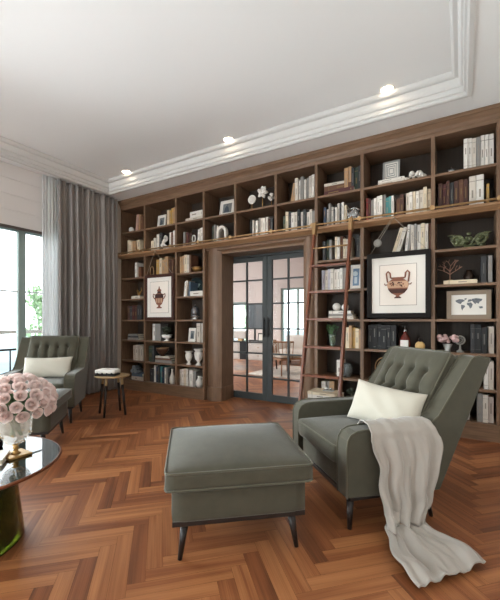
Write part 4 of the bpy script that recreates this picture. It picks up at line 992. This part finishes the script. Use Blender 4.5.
# row 8
t = lt_thing('jug', 'small white bulbous jug, bottom shelf just left of the doors', 'vase', 199.5, 2, 8)
MB().lathe([(0,0),(.035,0),(.055,.04),(.056,.08),(.035,.12),(.022,.14),(.03,.165),(.024,.165),(.0,.12)], n=24).build('jug_body', M_mar, t); MB().tube([(.022,0,.15),(.06,0,.15),(.062,0,.11),(.048,0,.09)], .006, 6).build('handle', M_mar, t)
t = lt_thing('bottle_vase', 'slender white bottle vase at the right end of the navy books', 'vase', 172.3, 1, 8)
MB().lathe([(0,0),(.035,0),(.045,.03),(.042,.1),(.022,.16),(.014,.2),(.018,.235),(.012,.235),(0,.2)], n=24).build('vase_body', M_mar, t)
t = lt_thing('rolled_blanket', 'blue-grey rolled cloth lying on flat books, leftmost bottom shelf', 'cloth', 137.5, 0, 8, z=.165+.112, y=4.18)
m = MB()
for k, (a, b) in enumerate(((-.06,0),(.02,0),(-.02,.06))):
    m.tube([(a+.03*math.cos(q)*(1-q/20), .0-.06, .035+b+.03*math.sin(q)*(1-q/20)) for q in [i*.5 for i in range(3)]], .02, 8); m.cyl((a, -.07, .035+b), (a, .08, .035+b), .034, n=16)
m.build('cloth_roll', mat('dusty_blue_cloth', (130, 142, 150), .9, bump=.2), t)
# things on the low table
lx = PX(323, 3.75)
t = thing('trinket_tray', 'small glass trinket tray on top of the magazines behind the armchair', 'tray', (lx+.04, 3.83, zz['low']))
MB().box(-.06,.06,-.04,.04,0,.008).build('tray_base', M_fs, t, bevel=.002); MB().ball((-.02,0,.022), .016, 10).ball((.02,.005,.02), .014, 10).build('trinket', M_silver, t)
t = thing('plant_pot', 'dark small plant pot on the low table beside the ladder', 'plant', (PX(350, 3.9), 3.94, .25))
MB().lathe([(0,0),(.04,0),(.05,.07),(.045,.07),(0,.05)], n=18).build('pot', M_black, t); m = MB(); foliage(m, (0,0,.10), (.05,.05,.04), 60, .035, rg); m.build('foliage', mat('dark_leaf', (0,0,0)), t)

# ---- the two urn pictures that hang in front of the shelves
def urn_picture(px0, px1, z0, z1, y, label, style, fmat, fw, mw):
    x0, x1 = PX(px0, y), PX(px1, y); w, h = x1-x0, z1-z0; cx_ = (x0+x1)/2
    p = thing('framed_print', label, 'picture', (cx_, y, z0))
    MB().box(-w/2, -w/2+fw, -.02, .012, 0, h).box(w/2-fw, w/2, -.02, .012, 0, h).box(-w/2+fw, w/2-fw, -.02, .012, 0, fw).box(-w/2+fw, w/2-fw, -.02, .012, h-fw, h).build('frame', fmat, p, bevel=.003)
    MB().box(-w/2+fw, w/2-fw, -.004, .008, fw, h-fw).build('mount', M_mat, p)
    a, b = w/2-fw-mw, h/2-fw-mw; m = MB()
    m.box(-a-.004, a+.004, -.0055, -.004, h/2-b-.004, h/2+b+.004)
    m.mi(1).box(-a, a, -.0068, -.0055, h/2-b, h/2+b)
    pr = MB(); 
    m.build('paper', [mat('mount_line', (120, 100, 88), .8), M_paper], p)
    m = MB(); s = b*(.68 if style == 'amphora' else .72); ya, yb = -.0085, -.0068
    def poly(pts, k, d=0): m.mi(k).prism([(q[0]*s, h/2+q[1]*s) for q in pts], 1, ya-d, yb)
    def sym(prof, k, d=0): poly([(r, z) for r, z in prof]+[(-r, z) for r, z in reversed(prof)], k, d)
    if style == 'amphora':
        sym([(.22,-.98),(.24,-.92),(.12,-.84),(.12,-.78),(.45,-.60),(.66,-.30),(.74,.0),(.68,.22),(.42,.40),(.34,.44),(.36,.5),(.40,.56)], 0)
        sym([(.69,-.22),(.735,-.02),(.72,.12),(.62,.27)], 1, .0008); sym([(.44,-.60),(.60,-.42),(.655,-.33),(.655,-.31)], 2, .0008); sym([(.22,-.97),(.23,-.93),(.14,-.86)], 2, .0008)
        rg2 = random.Random(1)
        for k in range(26):
            a0 = rg2.uniform(-.55,.55); b0 = rg2.uniform(-.14,.18); q = rg2.uniform(.03,.07)
            poly([(a0-q, b0-q*.5), (a0+q*.6, b0-q), (a0+q, b0+q*.7), (a0-q*.4, b0+q)], 2 if k % 2 else 0, .0014)
        for sg in (-1, 1):
            m.mi(0).tube([(sg*x*s, -.0085, h/2+z*s) for x, z in ((.36,.46),(.50,.55),(.52,.85),(.66,1.0),(.78,.85),(.74,.5),(.70,.2))], .055*s, 8)
            m.mi(0).tube([(sg*x*s, -.0085, h/2+z*s) for x, z in ((.72,.02),(.86,.02),(.92,.12))], .04*s, 6)
    else:
        sym([(.30,-1.0),(.32,-.92),(.14,-.84),(.12,-.74),(.34,-.62),(.5,-.3),(.52,.05),(.44,.28),(.24,.36),(.20,.5),(.26,.56),(.24,.66),(.08,.76),(.06,.92),(0.001,1.0)], 0)
        sym([(.50,-.05),(.52,.05),(.46,.24),(.40,.28)], 2, .0008); sym([(.24,.36),(.20,.5),(.2,.52)], 2, .0008)
        for x in (-.3, -.1, .1, .3): poly([(x-.05, -.5), (x+.05, -.5), (x+.06, -.1), (x-.06, -.1)], 1, .0008)
        for sg in (-1, 1): m.mi(0).tube([(sg*x*s, -.0085, h/2+z*s) for x, z in ((.46,.2),(.7,.3),(.74,.1),(.6,-.1),(.5,-.15))], .045*s, 8)
    m.build('urn_print', [mat('terracotta_ink', (132, 84, 66), .8), mat('pale_clay_ink', (196, 158, 130), .8), mat('dark_ink', (70, 44, 38), .8)], p)
    return p, cx_, w
p1, c1, w1 = urn_picture(367.3, 431.0, 1.185, 1.885, 4.055, 'large black-framed print of a two-handled urn hanging before the shelves', 'amphora', M_dark, .05, .085)
p2, c2, w2 = urn_picture(145.6, 174.2, 1.165, 1.88, 4.055, 'smaller brown-framed print of a lidded urn hanging near the left end', 'lidded', M_frame_brown, .045, .07)
for (cx_, w, pp) in ((c1, w1, p1), (c2, w2, p2)):
    m = MB(); x = cx_-.03; zr = 2.24
    for s in (-1, 1): m.tube([(x, 3.985, zr), (cx_+s*w*.44, 4.045, 1.885)], .0024, 6)
    m.ball((x, 3.985, zr), .008, 8)
    o = m.build('hanging_cord', mat('pale_cord', (168, 156, 140), .8), pp); o.location = -pp.location
md = thing('hanging_medallion', 'small grey medallion hanging on a cord above the large urn picture', 'ornament', (PX(377.5, 4.0), 4.0, 1.93))
MB().cyl((0,-.006,.06), (0,.006,.06), .042, n=24).tube([(.03*math.cos(a), -.007, .06+.03*math.sin(a)) for a in [k*2*PI/20 for k in range(20)]], .005, 6, True).build('disc', mat('grey_stone', (0,0,0)), md)
MB().tube([(0,0,.10),(.15, -.005, .315)], .0018, 6).build('string', MATS['pale_cord'], md)
# ------------------------------------------------------------------ the room beyond the doors
BX0, BX1, BY1 = -8.1, -.2, 9.5
struct(MB().box(BX0-.15, BX0, 4.6, BY1, 0, 3.4).build('wall_beyond_left', mat('blush_plaster', (206, 190, 184), .8))); struct(MB().box(BX1, BX1+.15, 4.6, BY1, 0, 3.4).build('wall_beyond_right', M_wall))
WX = [(-6.95, -5.75, 1.75), (-4.6, -3.55, 2.12)]
m = MB(); x = BX0
for a, b, zt_ in WX: m.box(x, a, BY1, BY1+.15, 0, 3.4).box(a, b, BY1, BY1+.15, zt_, 3.4).box(a, b, BY1, BY1+.15, 0, .35); x = b
m.box(x, BX1, BY1, BY1+.15, 0, 3.4); struct(m.build('wall_beyond_back', MATS['blush_plaster']))
struct(MB().box(BX0, BX1, 4.6, BY1, 3.2, 3.35).build('ceiling_beyond', M_ceil))
for i, (a, b, zt_) in enumerate(WX):
    w = bpy.data.objects.new('window_%d' % (4+i), None); C.objects.link(w); struct(w); y = BY1+.07
    m = MB().box(a, b, y-.03, y+.03, .35, .41).box(a, b, y-.03, y+.03, zt_-.06, zt_)
    for x in (a+.03, (a+b)/2, b-.03): m.box(x-.03, x+.03, y-.03, y+.03, .41, zt_-.06)
    m.build('window_frame', M_wf, w); MB().box(a, b, y-.003, y+.003, .41, zt_-.06).build('glass_pane', M_glass, w)
def beyond_tree(x, y, label, s=1):
    t = thing('garden_tree', label, 'tree', (x, y, -3)); m = MB(); rg = random.Random(int(x*10))
    for k in range(9): foliage(m, (rg.uniform(-.4,.4), rg.uniform(-.4,.4), 2.6+k*.35), (.6*s, .5*s, .4), 110, .16, rg)
    m.build('crown', M_far, t); MB().cyl((0,0,0), (0,0,5), .09, .04).build('trunk', MATS['bark'], t)
beyond_tree(-4.1, 12.5, 'garden tree outside the right-hand window of the room beyond'); beyond_tree(-7.6, 12.8, 'garden tree outside the left-hand window of the room beyond', .7)
# console with drawers
M_con = mat('console_white', (206, 198, 192), .5)
cs = thing('sideboard', 'long white sideboard with black top and legs in the room beyond', 'cabinet', (-4.45, 7.35, 0))
MB().box(-.75, .75, -.22, .22, .64, .67).box(-.1, .1, -.2, .2, .24, .64).build('top', M_black, cs, bevel=.003)
for s in (-1, 1):
    MB().box(*(sorted((s*.1, s*.74))), -.2, .2, .24, .64).build('cabinet_body', M_con, cs)
    for k in range(2): d_ = MB().box(*(sorted((s*.13, s*.72))), -.215, -.2, .26+k*.19, .43+k*.19).build('drawer', M_con, cs, bevel=.004); MB().cyl((s*.42, -.235, .345+k*.19), (s*.42, -.215, .345+k*.19), .012, n=10).build('knob', M_brass, d_)
    for q in (-1, 1): MB().cyl((s*.68, q*.17, .24), (s*.7, q*.18, 0), .02, .014, 10).build('leg', M_black, cs)
pn = thing('wall_screen', 'dark grey screen on a stand above the sideboard in the room beyond', 'television', (-4.30, 7.45, .6705))
MB().box(-.25, .25, -.02, .02, .30, .90).build('screen_panel', mat('screen_grey', (58, 60, 66), .3), pn, bevel=.005); MB().box(-.02, .02, -.015, .015, .02, .30).box(-.14, .14, -.08, .08, 0, .02).build('stand', M_black, pn)
pl = thing('potted_plant', 'tall green upright plant in a pot on the sideboard beyond the doors', 'plant', (-4.90, 7.3, .67))
m = MB(); rg = random.Random(8)
for k in range(16): a = rg.uniform(0, 6.28); r = rg.uniform(0,.05); m.tube([(r*math.cos(a), r*math.sin(a), .08), (1.5*r*math.cos(a), 1.5*r*math.sin(a), rg.uniform(.35,.58))], .008, 5, rr=[.01,.003])
foliage(m, (0,0,.35), (.06,.06,.2), 90, .07, rg); m.build('leaves', M_green, pl); MB().lathe([(0,0),(.05,0),(.065,.11),(.055,.11),(0,.09)], n=18).build('pot', M_white, pl)
t = thing('table_lamp', 'pale box-shaped table lamp on the sideboard beyond the doors', 'lamp', (-4.58, 7.25, .67))
MB().box(-.16,.16,-.07,.07,.06,.24).build('lamp_shade', M_con, t, bevel=.006); MB().box(-.06,.06,-.05,.05,0,.06).build('base', M_brass, t)
t = thing('picture_frame', 'small dark framed photo at the right end of the sideboard', 'picture frame', (-4.0, 7.22, .67)); T = TR(rx=-.12)
MB().box(-.10,.10,0,.015,0,.2,T).build('frame', M_leg, t); MB().box(-.07,.07,-.003,0,.03,.17,T).build('photo', M_mat, t); MB().box(-.008,.008,.055,.06,0,.12).build('easel_back', M_leg, t)
# rug
M_rug = mat('pale_rug', (196, 190, 184), .95, var=.25, vscale=7, bump=.3)
tag(MB().box(-4.0, -2.0, 6.5, 8.3, .001, .014).build('rug', M_rug), 'pale mottled rug on the floor of the room beyond', 'rug')
# rattan chairs
M_rat = mat('rattan', (150, 112, 84), .6)
def rattan(x, y, rz, label):
    r = thing('rattan_chair', label, 'chair', (x, y, .014), rz, 'rattan chairs in the room beyond')
    MB().rbox(.28, .26, .04, .03, 8, None, TR((0,0,.40))).build('seat_cushion', mat('pale_cushion', (200, 190, 180), .9), r)
    MB().box(-.30, .30, -.28, .28, .32, .355).build('seat_frame', M_rat, r, bevel=.01)
    m = MB()
    for k in range(13): a = PI*k/12; m.cyl((.30*math.cos(a), .28*math.sin(a)*.9, .35), (.34*math.cos(a), .31*math.sin(a), .70), .009, n=6)
    m.tube([(.34*math.cos(PI*k/20), .31*math.sin(PI*k/20), .70) for k in range(21)], .018, 8); m.build('backrest', M_rat, r)
    for sx in (-1, 1):
        for sy in (-1, 1): MB().cyl((sx*.26, sy*.24, .33), (sx*.28, sy*.26, 0), .018, .014, 8).build('leg', M_rat, r)
rattan(-3.28, 6.95, 2.6, 'rattan armchair nearer the doors in the room beyond'); rattan(-2.75, 7.75, 2.0, 'rattan armchair farther from the doors on the pale rug')
sf = thing('sofa', 'low pale sofa under the window of the room beyond', 'sofa', (-3.2, 8.75, 0))
MB().rbox(1.0, .4, .12, .05, 8, None, TR((0,0,.30))).build('seat', M_con, sf); MB().rbox(1.0, .1, .22, .05, 8, None, TR((0,.3,.55))).build('backrest', M_con, sf)
for s in (-1,1): MB().rbox(.1,.4,.18,.05,8,None,TR((s*1.02,0,.40))).build('armrest', M_con, sf)
for s in (-1,1):
    for q in (-1,1): MB().cyl((s*.9,q*.32,.19),(s*.9,q*.32,0),.02,n=8).build('leg', M_leg, sf)
st2 = thing('wooden_stool', 'light wooden block stool beside the rattan chairs', 'stool', (-2.5, 6.85, .014))
MB().box(-.16,.16,-.16,.16,.40,.44).build('seat', mat('light_oak', (190, 152, 104), .5), st2, bevel=.004)
for s in (-1,1): MB().box(s*.15-.02, s*.15+.02, -.15, .15, 0, .40).build('side_panel', mat('light_oak', (0,0,0)), st2, bevel=.004)
